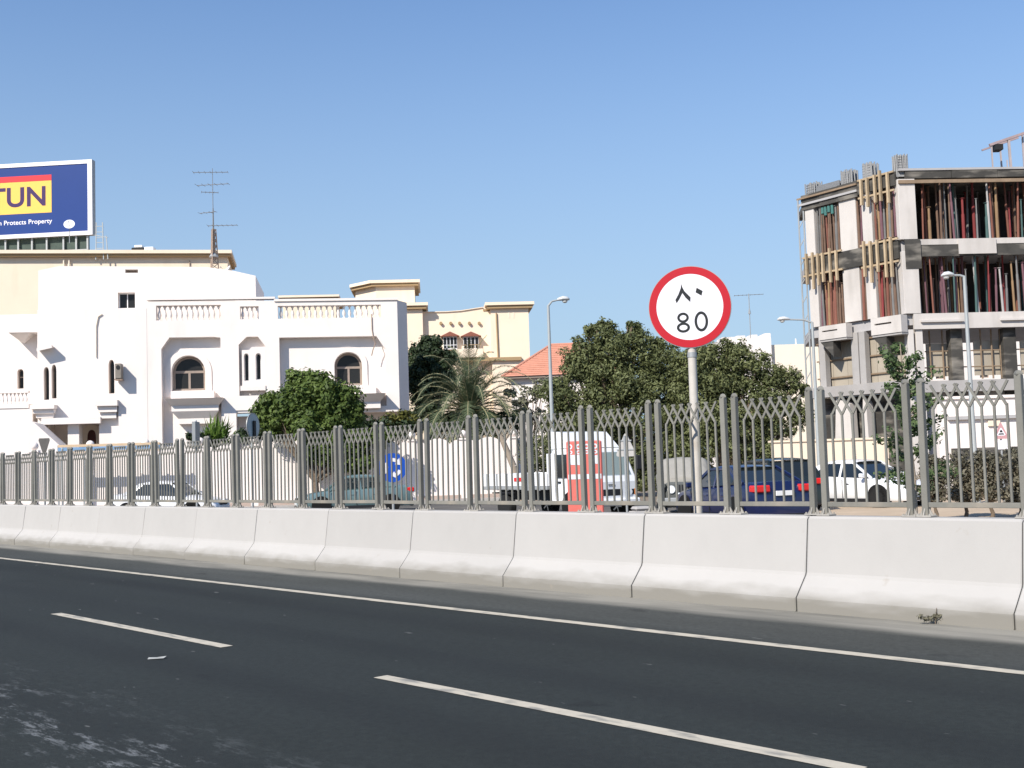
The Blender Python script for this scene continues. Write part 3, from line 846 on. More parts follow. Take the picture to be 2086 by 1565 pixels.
MB(bbF.M).prism(rct(x0, x1, z0, z1), -.06, .049, [rct(x0+FRW, x1-FRW, z0+FRW*.85, z1-FRW*.85)]).build('frame', M['bb_white'], bb, world=True)
MB(bbF.M).box(x0+FRW, x1-FRW, 0, .048, z0+FRW*.85, z1-FRW*.85).build('blue_panel', M['bb_blue'], bb, world=True)
ly0, ly1, lr = bz(433, 100), bz(368, 100), bz(356, 100)
lx1 = bx(105); lx0 = x0+x1-lx1
MB(bbF.M).box(lx0, lx1, -.012, -.001, ly0, ly1-.002).build('yellow_panel', M['bb_yellow'], bb, world=True)
MB(bbF.M).box(lx0, lx1, -.012, -.001, ly1, lr).build('red_band', M['bb_red'], bb, world=True)
def text_mesh(name, s, height, x_right, z_base, y, m, F, parent, width=None, bold=0.0):
    cu = bpy.data.curves.new(name, 'FONT'); cu.body = s; cu.size = 1; cu.extrude = .004; cu.offset = bold
    cu.space_character = 1.02
    o = bpy.data.objects.new(name, cu); COL.objects.link(o)
    bpy.context.view_layer.update()
    me = bpy.data.meshes.new_from_object(o.evaluated_get(bpy.context.evaluated_depsgraph_get()))
    bpy.data.objects.remove(o)
    co = np.empty(len(me.vertices)*3); me.vertices.foreach_get('co', co); co = co.reshape(-1,3)
    cap = .729
    sy = height/cap; sx = sy if width is None else width/(co[:,0].max()-co[:,0].min())
    nx = (co[:,0]-co[:,0].max())*sx + x_right; nz = co[:,1]*sy+z_base
    w = np.stack([nx, np.full_like(nx, y)-co[:,2], nz], 1)
    I = parent_matrix(parent).inverted() @ F.M
    w = np.array([tuple(I @ Vector(p)) for p in w])
    me.vertices.foreach_set('co', w.ravel()); me.update()
    me.materials.clear(); me.materials.append(m); me.name = name
    t = bpy.data.objects.new(name, me); COL.objects.link(t); t.parent = parent
    return t
tw = (bx(93)-bx(20))/ (1.35/3.42)
tm = text_mesh('logo_lettering', 'JOTUN', bz(380,60)-bz(420,60), bx(93), bz(419.5, 60), -.02, M['bb_ink'], bbF, bb, width=bx(93)-bx(-88), bold=.022)
text_mesh('slogan_lettering', 'Jotun Protects Property', (bz(447,100)-bz(457,100))*.95, bx(106), bz(456.5, 60), -.006, M['bb_white'], bbF, bb, width=(bx(106)-bx(-26)), bold=.01)
# steel under-frame
uf = MB(bbF.M); zr = cz(512, 180)
for px in (8, 34, 62, 92, 126, 152, 175): uf.box(bx(px)-.07, bx(px)+.07, .2, .34, zr-.4, z0-.002)
for z in (zr+.35, zr+.9): uf.box(x0, x1-.5, .21, .31, z, z+.09)
uf.build('support_frame', M['grey_metal'], bb, world=True)
ufb = MB(bbF.M); ufb.box(x0, bx(176), .45, .55, zr-.3, z0-.003); ufb.build('backing_sheet', mat('green_sheet', (.06,.085,.07), .7, .3, 1.5), bb, world=True)
wp = MB(bbF.M)
for px in (25, 58, 92): wp.box(bx(px)-.05, bx(px)+.05, -.4, -.3, zr-.4, zr+.75)
for z in (zr+.7,): wp.box(x0, bx(172), -.39, -.31, z, z+.08)
wp.build('walkway_rail', M['bb_white'], bb, world=True)

# satellite dish in front of the billboard
def dish(name, label, p, r, az, el, mast_to, m=None):
    d = thing(name, label, 'satellite dish', (p.x, p.y, mast_to))
    pr = [(.02*r, -.22*r), (.3*r, -.20*r), (.6*r, -.13*r), (.85*r, -.04*r), (r, .05*r), (.97*r, .06*r), (.6*r, -.10*r), (.3*r, -.17*r), (.02*r, -.19*r)]
    mb = MB(); mb.lathe(pr, (0,0,0), 20)
    o = mb.build('reflector', m or M['white_plastic'], d, angle=50)
    o.location = (0,0,p.z-mast_to); o.rotation_euler = (rad(90-el), 0, az)
    f = MB().tube((0,0,-.2*r), (0,0,.75*r), .02*r).lathe([(.09*r,.7*r),(.09*r,.9*r)], (0,0,0), 8)
    fo = f.build('feed_horn', M['grey_metal'], o)
    MB().tube((0,.1*r,0), (0,.1*r,p.z-mast_to-.1*r), .07*r, n=8).build('mast', M['grey_metal'], d)
    return d
pd = at(141, 457, 90)
dish('satellite_dish', 'white satellite dish on a mast in front of the billboard corner', pd, .36*90/37.5*.48, rad(10), 25, cz(520,141))
# roof ladder tower right of the billboard
pt = at(203, 514, 95)
lt = thing('roof_ladder', 'pale steel ladder frame standing on the roof right of the billboard', 'ladder', (pt.x, pt.y, pt.z-.6), 0)
S_ = 95/FPX
lm = MB()
for dx, top in ((-8, 62), (8, 62), (17, 34)): lm.bar((dx*S_, 0, 0), (dx*S_*.8, 0, top*S_+.6), .07)
for h in (8, 20, 30, 42, 54): lm.bar((-8*S_, 0, h*S_+.6), (8*S_, 0, h*S_+.6), .05)
lm.bar((-10*S_,0,36*S_+.6), (17*S_,0,30*S_+.6), .06)
lm.build('ladder', M['lamp_grey'], lt)
for px, py, w, h, lab, m in ((284, 508, 26, 8, 'low dark plant box on the cream roof behind the villa', 'dark'),):
    p = at(px, py+4, 98); q = thing('roof_unit', lab, 'roof unit', (p.x, p.y, p.z-.6), 0)
    MB().bbox(-.55, .5, -.4, .4, 0, .85, .05).build('casing', M['dark'], q)
    MB().bbox(.52, 1.3, -.4, .4, 0, .88, .05).build('casing', M['white_plastic'], q)
    MB().bbox(-.3, .35, -.42, .38, .852, 1.05, .03).build('lid', M['white_plastic'], q)

M['aerial'] = mat('aerial_metal', (.19, .19, .19), .6, .1, 3, metal=.2)
# ------------------------------------------------------------------ television masts
def yagi(mb, c, length, ax, elems, ew, m_r=.02):
    """a boom with cross elements; ax = boom direction in plan"""
    d = Vector((math.cos(ax), math.sin(ax), 0)); e = Vector((-d.y, d.x, 0))
    mb.tube(c-d*length*.5, c+d*length*.5, m_r)
    for i in range(elems):
        p = c+d*length*(-.5+i/(elems-1)); w = ew*(1-.35*i/elems)
        mb.tube(p-e*w/2, p+e*w/2, m_r*.6, n=5)
pm_ = at(436, 562, 72)
ms = thing('antenna_mast', 'tall rusty lattice mast with television aerials on the white villa roof', 'antenna mast', (pm_.x, pm_.y, pm_.z-.3))
S_ = 72/FPX
h1 = (562-465)*S_+.3; h2 = (562-338)*S_+.3; zb_ = .0
lat = MB(); r0, r1 = .32, .15
for a in range(3):
    t = a*2.094+.4
    lat.bar((r0*math.cos(t), r0*math.sin(t), 0), (r1*math.cos(t), r1*math.sin(t), h1), .06)
    for j in range(9):
        za, zc_ = h1*j/9, h1*(j+1)/9
        ra, rb = r0+(r1-r0)*j/9, r0+(r1-r0)*(j+1)/9
        t2 = t+2.094
        lat.bar((ra*math.cos(t), ra*math.sin(t), za), (rb*math.cos(t2), rb*math.sin(t2), zc_), .035)
        lat.bar((ra*math.cos(t), ra*math.sin(t), za), (ra*math.cos(t2), ra*math.sin(t2), za), .035)
lat.tube((0,0,h1*.4), (0,0,h1*1.0), .13, .10)
lat.build('lattice', M['rust'], ms)
MB().tube((0,0,h1), (0,0,h1+1.3), .05, .035).tube((0,0,h1+1.3), (0,0,h2), .022, .016).build('pole', M['aerial'], ms)
for (px, py, ln, ax, ne, ew) in ((432, 346, 2.1, .1, 7, .7), (436, 372, 2.0, -.1, 6, .8), (430, 388, 1.0, .3, 5, .6), (425, 430, 1.1, -.3, 4, .5), (455, 458, 1.8, .05, 7, .7)):
    y = Vector(((px-436)*S_, 0, (562-py)*S_+.3)); mb = MB(); yagi(mb, y, ln, ax, ne, ew, .020)
    mb.tube(y, (0,0,y.z), .02)
    mb.build('aerial', M['aerial'], ms)
MB().lathe([(.25,0),(.30,.05),(.1,.3)], (0,0,h1*.45), 8).build('collar', M['grey_metal'], ms)
pq = at(459, 553, 74)
dish('satellite_dish', 'large white satellite dish beside the lattice mast on the villa roof', pq, .48, rad(-60), 40, at(459,566,74).z)
pn = at(1527, 640, 95)
ta = thing('television_aerial', 'thin television aerial above the pale far building beyond the speed sign', 'aerial', (pn.x, pn.y, at(1527, 690, 95).z))
zz = (690-600)*95/FPX
MB().tube((0,0,0), (0,0,zz+.1), .035).build('pole', M['grey_metal'], ta)
mb = MB(); yagi(mb, Vector((0,0,zz)), 2.3, -.15, 8, .8, .022); mb.build('boom', M['aerial'], ta)
MB().lathe([(.12,-.2),(.05,.2)], (0,0,(690-634)*95/FPX), 6).build('amplifier', M['grey_metal'], ta)

# ------------------------------------------------------------------ cream mansion in the middle distance
GF = Frame(at(950, 700, 105), rad(4))
gm = thing('cream_mansion', 'cream mansion with flat brown cornices and two white bay windows behind the palm', 'house', GF.o, GF.rot)
gx = lambda px, py=680, k=0: GF.uv(px, py, k)[0]
gz_ = lambda py, px=950, k=0: GF.uv(px, py, k)[1]
def gb(name, mb, m='cream'): return mb.build(name, M[m], gm, world=True)
def gmb(): return MB(GF.M)
gb('wall', gmb().prism([(gx(850),0),(gx(1000),0),(gx(1000),gz_(624,1000)),(gx(985),gz_(627,985)),(gx(940),gz_(634,940)),(gx(910),gz_(636,910)),(gx(850),gz_(637,850))], 0, 9))
gb('parapet_cap', gmb().prism([(gx(862),gz_(637,862)),(gx(910),gz_(636,910)),(gx(940),gz_(634,940)),(gx(985),gz_(627,985)),(gx(985),gz_(625.5,985)),(gx(940),gz_(632.5,940)),(gx(910),gz_(634.5,910)),(gx(862),gz_(635.5,862))], -.12, -.002))
def tower(px0, px1, ptop, k, cham=0, over=.5, d=6):
    x0, x1 = gx(px0,650,k), gx(px1,650,k); z = gz_(ptop, px1, k)
    def ring(o): 
        return [(x0-o+cham,k-o),(x1+o,k-o),(x1+o,k+d+o),(x0-o,k+d+o)] + ([(x0-o,k-o+cham*1.2)] if cham else [])
    def slab(name, o, za, zb, m):
        r = ring(o); n = len(r); mb = gmb()
        mb.add([(x,y,za) for x,y in r]+[(x,y,zb) for x,y in r], [tuple(range(n-1,-1,-1)), tuple(range(n,2*n))]+[(i,(i+1)%n,n+(i+1)%n,n+i) for i in range(n)])
        gb(name, mb, m)
    slab('tower', 0, 0, z, 'cream'); slab('cornice', over*.7, z+.002, z+.28, 'cream_trim'); slab('cornice_cap', over, z+.282, z+.55, 'cream')
tower(722, 846, 583, 2.5, cham=2.0)
tower(790, 861, 630, -.6)
tower(1000, 1077, 628, -.8)
for i, px in enumerate((898, 918, 936, 956, 976)):
    x, z = gx(px,659), gz_(659, px); gb('drain_spout', gmb().tube((x,-.25,z), (x,.1,z), .14, n=8), 'cream_trim')
gb('vent_slot', gmb().box(gx(984,631), gx(999,631), -.06, -.003, gz_(634,990), gz_(630,990)), 'cream_trim')
for px in (1037, 1046): gb('slot', gmb().box(gx(px,640,-.8)-.05, gx(px,640,-.8)+.05, -.83, -.801, gz_(648,px,-.8), gz_(633,px,-.8)), 'cream_pale')
gb('drainpipe', gmb().tube((gx(1011,640,-.9),-.9,gz_(638,1011,-.9)), (gx(1014,700,-.9),-.9,gz_(728,1014,-.9)), .07), 'cream_trim')
gb('string_course', gmb().box(gx(925,735), gx(1062,735,-.8), -1.1, -.804, gz_(736,1000,-.8), gz_(729,1000,-.8)), 'cream_trim')
gb('balcony_wall', gmb().box(gx(927,715,-1.2), gx(984,715,-1.2), -1.3, -.003, gz_(728,955,-1.2), gz_(711,955,-1.2)), 'cream')
for k_, (px0, px1) in enumerate(((903, 931), (944, 975))):
    x0, x1 = gx(px0,697,-.5), gx(px1,697,-.5); z0, z1 = gz_(712,px0,-.5), gz_(686,px0,-.5)
    b_ = gmb().box(x0+.002, x1-.002, -.5, -.004, z0, z1).build('bay_window', M['frame_white'], gm, world=True)
    for i in range(4):
        a = x0+(x1-x0)*(i+.12)/4; c = x0+(x1-x0)*(i+.88)/4
        for za, zc_ in ((.08,.30),(.36,.92)):
            gmb().box(a, c, -.52, -.501, z0+(z1-z0)*za, z0+(z1-z0)*zc_).build('pane', M['glass'], b_, world=True)
    gmb().prism([(x0-.25,z1+.003),(x1+.25,z1+.003),((x0+x1)/2,z1+.42)], -.8, -.002).build('hood', mat('hood_brown',(.25,.09,.06),.7), gm, world=True)
gi = gmb()
for i in range(7):
    x = gx(946,705,-1.25)+i*.2; gi.tube((x,-1.25,gz_(712,955,-1.2)), (x,-1.25,gz_(703,955,-1.2)), .03, n=5)
gb('balcony_rail', gi.tube((gx(944,705,-1.25),-1.25,gz_(703,955,-1.2)), (gx(980,705,-1.25),-1.25,gz_(703,955,-1.2)), .04), 'cream_trim')

# small flat roof pavilion behind the villa's right wing
p = at(630, 612, 88); q = thing('roof_pavilion', 'flat brown-edged cream roof peeping over the villa balustrade', 'building', (p.x, p.y, 0), rad(5))
w = 60*88/FPX
MB().box(-w*.9, w*.9, 0, 5, 0, p.z).build('wall', M['cream'], q)
MB().box(-w, w, -.4, 5.4, p.z+.002, p.z+.17).build('roof_edge', M['cream_trim'], q)
MB().box(-w*1.03, w*1.03, -.52, 5.5, p.z+.172, p.z+.33).build('roof_cap', M['cream'], q)

# red hipped roof house
RF = Frame(at(1100, 760, 86), rad(-6))
rh = thing('tiled_house', 'white house with hipped orange-red tiled roof beside the lamp post', 'house', RF.o, RF.rot)
ra, rb_ = RF.uv(1026, 778)[0], RF.uv(1190, 768)[0]; re = RF.uv(1026, 772)[1]; rr = RF.uv(1130, 702, 4)[1]; r1x, r2x = RF.uv(1122, 702, 4)[0], RF.uv(1190, 702, 4)[0]
rb_ = r2x+ (r1x-ra)
m = mat('roof_tile', (.55, .255, .175), .8, .15, 1.5, rand=.05)
MB(RF.M).box(ra+.5, rb_-.5, .5, 8, 0, re).build('wall', M['white'], rh, world=True)
MB(RF.M).box(ra, rb_, 0.01, 8.5, re+.002, re+.16).build('eave', M['frame_brown'], rh, world=True)
def hipface(name, P):
    MB(RF.M).add(P, [tuple(range(len(P)))]).build(name, m, rh, world=True)
e2 = re+.165
hipface('roof_slope', [(ra-.1,-.1,e2),(rb_+.1,-.1,e2),(r2x,4.2,rr),(r1x,4.2,rr)])
hipface('roof_slope', [(ra-.1,8.6,e2),(ra-.1,-.1,e2),(r1x,4.2,rr)])
hipface('roof_slope', [(rb_+.1,-.1,e2),(rb_+.1,8.6,e2),(r2x,4.2,rr)])
hipface('roof_slope', [(rb_+.1,8.6,e2),(ra-.1,8.6,e2),(r1x,4.2,rr),(r2x,4.2,rr)])
def row_lines():
    mb = MB(RF.M)
    for i in range(1, 16):
        s = i/16; z = e2+(rr-e2)*s; y = -.1+4.3*s
        mb.tube((ra-.1+(r1x-ra+.1)*s, y-.02, z+.012), (rb_+.1+(r2x-rb_-.1)*s, y-.02, z+.012), .035, n=5)
        mb.tube((ra-.1+(r1x-ra+.1)*s-.02, y, z+.012), (ra-.1+(r1x-ra+.1)*s-.02, 8.6-4.4*s, z+.012), .035, n=5)
    mb.build('tile_courses', m, rh, world=True)['kind'] = 'stuff'
row_lines()
rd = MB(RF.M)
for a, b2 in (((ra-.1,-.1,e2),(r1x,4.2,rr)), ((rb_+.1,-.1,e2),(r2x,4.2,rr)), ((r1x,4.2,rr),(r2x,4.2,rr)), ((ra-.1,8.6,e2),(r1x,4.2,rr))): rd.tube(a, b2, .11)
rd.build('ridge_tiles', m, rh, world=True)

# pale far building right of the big trees
HF = Frame(at(1600, 720, 120), rad(2))
fb = thing('flat_roofed_house', 'pale flat-roofed house far off between the big tree and the construction site', 'house', HF.o, HF.rot)
hx = lambda px: HF.uv(px, 720)[0]
hz = lambda py, px=1600: HF.uv(px, py)[1]
MB(HF.M).box(hx(1470), hx(1572), 0, 10, 0, hz(690,1520)).build('wall', M['white'], fb, world=True)
MB(HF.M).box(hx(1572)+.003, hx(1700), .6, 10, 0, hz(700,1630)).build('wall', M['cream_pale'], fb, world=True)
for px0, px1, pt_ in ((1474,1500,687),(1503,1520,684),(1560,1572,679),(1531,1545,682)):
    MB(HF.M).box(hx(px0), hx(px1), .1, 3, hz(690,1520)+.002, hz(pt_,px0)).build('parapet_block', M['white'], fb, world=True)
MB(HF.M).tube((hx(1628),1,hz(700,1628)), (hx(1628),1,hz(688,1628)), .08).build('roof_post', M['white_plastic'], fb, world=True)

# white house behind the open ground storey of the building site
YF = Frame(at(1990, 740, 92), rad(6))
yh = thing('white_house', 'white flat-roofed house glimpsed through the open ground storey of the unfinished building', 'house', YF.o, YF.rot)
yx = lambda px: YF.uv(px, 740)[0]
yz = lambda py: YF.uv(1990, py)[1]
yw = [rct(yx(a), yx(b2), yz(770), yz(725)) for a, b2 in ((1905, 1925), (1995, 2015), (2040, 2058))]
MB(YF.M).prism(rct(yx(1872), yx(2280), 0, yz(668)), 0, 7, yw).build('wall', M['white'], yh, world=True)
MB(YF.M).box(yx(1872)-.2, yx(2280)+.2, -.25, 7.2, yz(668)+.002, yz(668)+.3).build('parapet', M['white'], yh, world=True)
for w in yw: window(yh, YF, w, .2, M['frame_brown'], .08)
# ------------------------------------------------------------------ concrete frame under construction
M['conc'] = mat('raw_concrete', (.38, .36, .345), .9, .12, .8, .25, 20, rand=.06, grime=((.26,.24,.22), .8, .5, .75, .55, (1, 1, .25)))
M['conc_pale'] = mat('fresh_concrete', (.56, .52, .485), .9, .07, .8, .2, 20, rand=.04, grime=((.30,.27,.24), 1, .5, .75, .55, (1, 1, .2)))
M['conc_beam'] = mat('slab_edge_concrete', (.40, .385, .38), .9, .15, 1, .2, 20, rand=.05)
M['form_dark'] = mat('dark_formwork_and_shade', (.06, .056, .05), .8, .35, 1.2, rand=.2, grime=((.30,.27,.23), 2, .5, .7, .7, (.3, .3, 1)))
M['timber'] = mat('yellow_timber', (.43, .33, .215), .8, .2, 3, rand=.15)
M['timber_dark'] = mat('aged_timber', (.23, .165, .11), .85, .25, 3, rand=.2)
M['ply'] = mat('plywood_hoarding', (.37, .325, .26), .85, .12, 1, rand=.06, grime=((.30,.23,.17), 1.2, .5, .75, .5, (1,1,.3)))
prop_mats = [mat('prop_'+n, c, .7, .2, 4, rand=.15) for n, c in (('rust', (.21,.085,.06)), ('red', (.22,.04,.04)), ('brown', (.16,.10,.07)), ('plum', (.15,.075,.09)),
             ('grey', (.17,.165,.16)), ('teal', (.06,.11,.105)), ('white', (.42,.40,.39)), ('timber', (.28,.18,.10)))]
CO = at(1850, 720, 62); CO.z = 0
RFm = Frame(CO, rad(4)); LFm = Frame(CO, rad(-56.3))
site = thing('unfinished_building', 'unfinished concrete frame building packed with scaffold props and timber formwork', 'building', CO)
rx = lambda px, py=600, k=0: RFm.uv(px, py, k)[0]
rz = lambda py, px=1850, k=0: RFm.uv(px, py, k)[1]
lx = lambda px, py=600, k=0: LFm.uv(px, py, k)[0]
lz = lambda py, px, k=0: LFm.uv(px, py, k)[1]
def sb(name, mb, m): return mb.build(name, M[m] if isinstance(m, str) else m, site, world=True)
RW = 13.0                                              # how far the right face goes on
LW = -lx(1643, 560)                                    # length of the left face
zR1, zR0 = rz(345), rz(375)                            # roof slab edge
zS1, zS0 = rz(489), rz(520)                            # second slab
zB1, zB0 = rz(640), rz(672)                            # first floor beam
DEP = 11
def slab_poly(o=0.0):
    """plan outline: left face, corner, right face, back (world xy)"""
    L = LFm.M @ Vector((-LW, -o, 0)); C1 = LFm.M @ Vector((0, -o, 0)); C2 = RFm.M @ Vector((0, -o, 0)); R_ = RFm.M @ Vector((RW, -o, 0)); B = RFm.M @ Vector((RW, DEP, 0)); B2 = RFm.M @ Vector((-2, DEP, 0))
    return [L, (C1+C2)/2, R_, B, B2]
def slab(name, za, zb, m, o=0.0):
    r = slab_poly(o); n = len(r)
    mb = MB().add([(p.x,p.y,za) for p in r]+[(p.x,p.y,zb) for p in r], [tuple(range(n-1,-1,-1)), tuple(range(n,2*n))]+[(i,(i+1)%n,n+(i+1)%n,n+i) for i in range(n)])
    return sb(name, mb, m)
slab('roof_slab', zR0+.35, zR1-.1, 'form_dark', -.25)
slab('floor_slab', zS0+.2, zS1-.02, 'conc_beam', -.12)
slab('floor_slab', zB0+.25, zB1-.02, 'conc_beam', -.12)
slab('ground_slab', -.1, .25, 'conc', .0)
# slab edges along the right face
mbR = lambda: MB(RFm.M)
mbL = lambda: MB(LFm.M)
def edge_run(M_, x0, x1, y, za, zb, name, m, n):
    for i in range(n):
        a, b2 = x0+(x1-x0)*i/n, x0+(x1-x0)*(i+1)/n
        sb(name, M_().box(a+.012, b2-.012, y+random.uniform(-.03,.02), y+.14, za+random.uniform(0,.03), zb-random.uniform(0,.03)), m)
edge_run(mbR, .3, RW, -.14, zR0+.25, zR1-.12, 'form_board', 'form_dark', 5)
sb('edge_strip', mbR().box(-.05, RW, -.2, -.003+.15, zR1-.115, zR1), 'conc_beam')
sb('waling', mbR().box(-.1, RW, -.26, -.16, zR0-.02, zR0+.16), 'timber_dark')
sb('slab_edge', mbR().box(.4, RW, -.12, .001, zS1-.30, zS1), 'conc_pale')
sb('form_board', mbR().box(.4, RW, -.09, .002, zS0-.1, zS1-.305), 'form_dark')
xa = rx(1950, 500)
sb('edge_panel', mbR().box(xa, rx(2026,500), -.2, -.123, zS0-.02, zS1-.02), 'conc_pale')
sb('slab_edge', mbR().box(.35, RW, -.16, .0, zB0, zB1-.01), 'conc_pale')
for a, c in ((1872, 1958), (2034, 2090)):
    sb('ledge_strip', mbR().box(rx(a,650), rx(c,650), -.30, -.163, zB0+(zB1-zB0)*.42, zB0+(zB1-zB0)*.55), 'conc_pale')
# columns
def col(M_, x0, x1, za, zb, d=.5, m='conc_pale', y=-.06):
    return sb('column', M_().bbox(x0, x1, y, y+d, za, zb, .015), m)
col(mbR, rx(1829,430), rx(1864,430), zS1+.003, zR0+.24, .8, y=-.16)
col(mbR, rx(1838,580), rx(1871,580), zB1+.003, zS0+.19, .8, y=-.16)
for a in (1758, 1712, 1642):
    wpx = {1758: 20, 1712: 34, 1642: 18}[a]
    xL0, xL1 = lx(a, 440), lx(a+wpx, 440)
    col(mbL, xL0, xL1, zS1-.1, zR0+.1, .6, y=-.1)
    d = 8
    col(mbL, lx(a+d, 580), lx(a+d+wpx, 580), zB1+.003, zS0+.1, .6, y=-.1)
sb('form_board', mbR().box(rx(1842,530), rx(1874,530), -.2, -.165, zS0-.75, zS1-.02), 'form_dark')
# roof formwork on the left face
edge_run(mbL, -LW, lx(1752,400), -.2, zR0-.15, zR1-.05, 'form_board', 'form_dark', 3)
sb('waling', mbL().box(-LW-.2, lx(1752,400), -.32, -.22, zR1-.30, zR1-.2), 'timber_dark')
sb('waling', mbL().box(-LW-.2, lx(1752,400), -.30, -.215, zR0+.12, zR0+.24), 'conc_beam')
sb('form_board', mbL().box(lx(1752,400)+.003, -.1, -.2, -.05, zR0-.05, zR1-.1), 'form_dark')
sb('form_board', mbL().box(-LW, -.1, -.2, -.05, zS0-.15, zS1+.02), 'form_dark')
def joists(px0, px1, py, n, za, zb, wal=True):
    x0, x1 = lx(px0, py), lx(px1, py)
    for i in range(n):
        x = x0+(x1-x0)*(i+.5)/n + random.uniform(-.05,.05); w = .058
        sb('joist', mbL().box(x-w, x+w, -.46+random.uniform(-.02,.02), -.31, za-random.uniform(0,.55), zb+random.uniform(-.15,.12)), 'timber')
    if wal:
        for z in (zb-.18, za+.35): sb('waling', mbL().box(x0-.15, x1+.15, -.305, -.215, z, z+.10), 'timber')
joists(1757, 1822, 360, 5, zR0-.7, zR1+.02)
joists(1764, 1832, 510, 5, zS0-.7, zS1+.22)
joists(1646, 1718, 540, 6, zS0-.55, zS1+.22)
# rebar starter bars above the roof
rb_mat = mat('rebar', (.26, .26, .26), .6, .2, 8, metal=.5)
def rebar(M_, x0, x1, z0, h, y0=.0, y1=.5):
    mb = M_()
    n = 9
    for i in range(n):
        for y in (y0, (y0+y1)/2, y1):
            x = x0+(x1-x0)*i/(n-1); mb.tube((x, y, z0-.4), (x+random.uniform(-.03,.03), y+random.uniform(-.03,.03), z0+h*random.uniform(.88,1)), .040, n=5)
    for z in np.linspace(.1, h*.8, 5): mb.bar((x0-.02,y0-.02,z0+z), (x1+.02,y0-.02,z0+z), .02); 
    return sb('rebar_cage', mb, rb_mat)
rebar(mbR, rx(1826,330), rx(1848,330), zR1, .85)
rebar(mbL, lx(1757,335), lx(1776,335), zR1, .85)
rebar(mbL, lx(1713,345), lx(1735,345), zR1, .80)
rebar(mbL, lx(1640,365), lx(1662,365), zR1-.2, .85)
mt = mbL()
for i in range(5): mt.box(lx(1664,375), lx(1712,365), -.1+i*.2, -.06+i*.2, zR1-.1, zR1+.28)
sb('rebar_mat', mt, rb_mat)
# dense props
prop_meshes = []
for r in (.05, .065, .085):
    mb = MB().tube((0,0,0), (0,0,.62), r, n=8).tube((0,0,.55), (0,0,1), r*.72, n=8); mb.lathe([(r*1.5,.0),(r*1.5,.01)], (0,0,0), 8); mb.lathe([(r*1.5,.99),(r*1.5,1)], (0,0,0), 8)
    prop_meshes.append([mb.mesh('prop', pm) for pm in prop_mats])
I_s = parent_matrix(site).inverted()
def prop(F, x, y, za, zb, mi, size=1, lean=.02):
    h = zb-za
    inst('prop', prop_meshes[size][mi], site, I_s @ (F.M @ Vector((x, y, za))), (random.gauss(0,lean), random.gauss(0,lean), 0), (1,1,h*.995))
def weights(ws): return random.choices(range(8), ws)[0]
for (za, zb) in ((zS1, zR0+.3), (zB1, zS0+.15)):
    x = .75
    while x < RW-.3:
        full = random.random() < .38
        prop(RFm, x, random.uniform(.05,.5), za, zb if full else za+(zb-za)*random.uniform(.45,.9), weights([2.2,1.0,3.6,1.8,3,.6,1.1,2.2]), random.choice((0,1,1,2)), .02)
        x += random.choice((random.uniform(.12,.2), random.uniform(.3,.62)))
    for y in (1.2, 2.2, 3.4):
        x = .7
        while x < RW-.3:
            prop(RFm, x, y+random.uniform(-.3,.3), za, zb, weights([2,.6,3,1.5,3,.8,.3,1]), random.choice((1,2)), .012)
            x += random.uniform(.5,1.0)
# left bays
for (px0, px1, py, za, zb) in ((1662, 1712, 450, zS1+.1, zR0-.1), (1782, 1826, 450, zS1+.25, zR0-.1), (1670, 1722, 590, zB1, zS0-.15), (1780, 1836, 590, zB1, zS0-.15), (1746, 1757, 440, zS1, zR0), (1756, 1768, 590, zB1, zS0)):
    x0, x1 = lx(px0, py), lx(px1, py)
    for row, y in enumerate((.02, .22)):
        x = x0+.08
        while x < x1-.05:
            prop(LFm, x, y+random.uniform(-.05,.05), za, zb if random.random() < .6 else za+(zb-za)*random.uniform(.7,.97), weights([3.2,.35,5,3,3.2,.25,.2,1.6]), random.choice((1,1,2)), .012)
            x += random.uniform(.13,.2)
# green netting bundle in the top left bay
for i, px_ in enumerate((1674, 1680, 1687, 1694)):
    sb('net_roll', mbL().bbox(lx(px_,420), lx(px_+5,420), -.12, -.02, lz(436+5*(i%2),1680), zR0-.2, .03), mat('green_net', (.06,.17,.155), .8, .3, 6))
# rear walls; the block wall's near-black colour stands in for interior shade
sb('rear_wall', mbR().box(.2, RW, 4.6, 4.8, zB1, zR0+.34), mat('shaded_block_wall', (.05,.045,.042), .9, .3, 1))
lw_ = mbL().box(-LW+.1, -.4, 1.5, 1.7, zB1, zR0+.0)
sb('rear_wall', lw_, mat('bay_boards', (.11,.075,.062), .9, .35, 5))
# balcony fronts on the left face at first floor
def bal(px0, px1, pt, pb, k=-.6):
    x0, x1 = lx(px0,(pt+pb)/2,k), lx(px1,(pt+pb)/2,k); zt_, zb_ = lz(pt,(px0+px1)/2,k), lz(pb,(px0+px1)/2,k)
    sl = rct(x0+(x1-x0)*.12, x0+(x1-x0)*.68, zb_+(zt_-zb_)*.56, zb_+(zt_-zb_)*.66)
    sb('balcony_front', mbL().prism(rct(x0, x1, zb_, zt_), k, k+.5, [sl], back=False), 'conc_pale')
    sb('balcony_floor', mbL().box(x0+.02, x1-.02, k+.05, .1, zb_-.12, zb_-.001), 'conc')
    sb('bracket', mbL().add([(x0,k+.1,zb_-.122),(x0+.9,k+.1,zb_-.122),(x0+.9,k+.1,zb_-1.0),(x0,.15,zb_-.122),(x0+.9,.15,zb_-.122),(x0+.9,.15,zb_-1.0)], [(0,1,2),(5,4,3),(0,2,5,3),(1,4,5,2),(0,3,4,1)]), 'form_dark')
bal(1668, 1724, 662, 690); bal(1774, 1836, 645, 680)
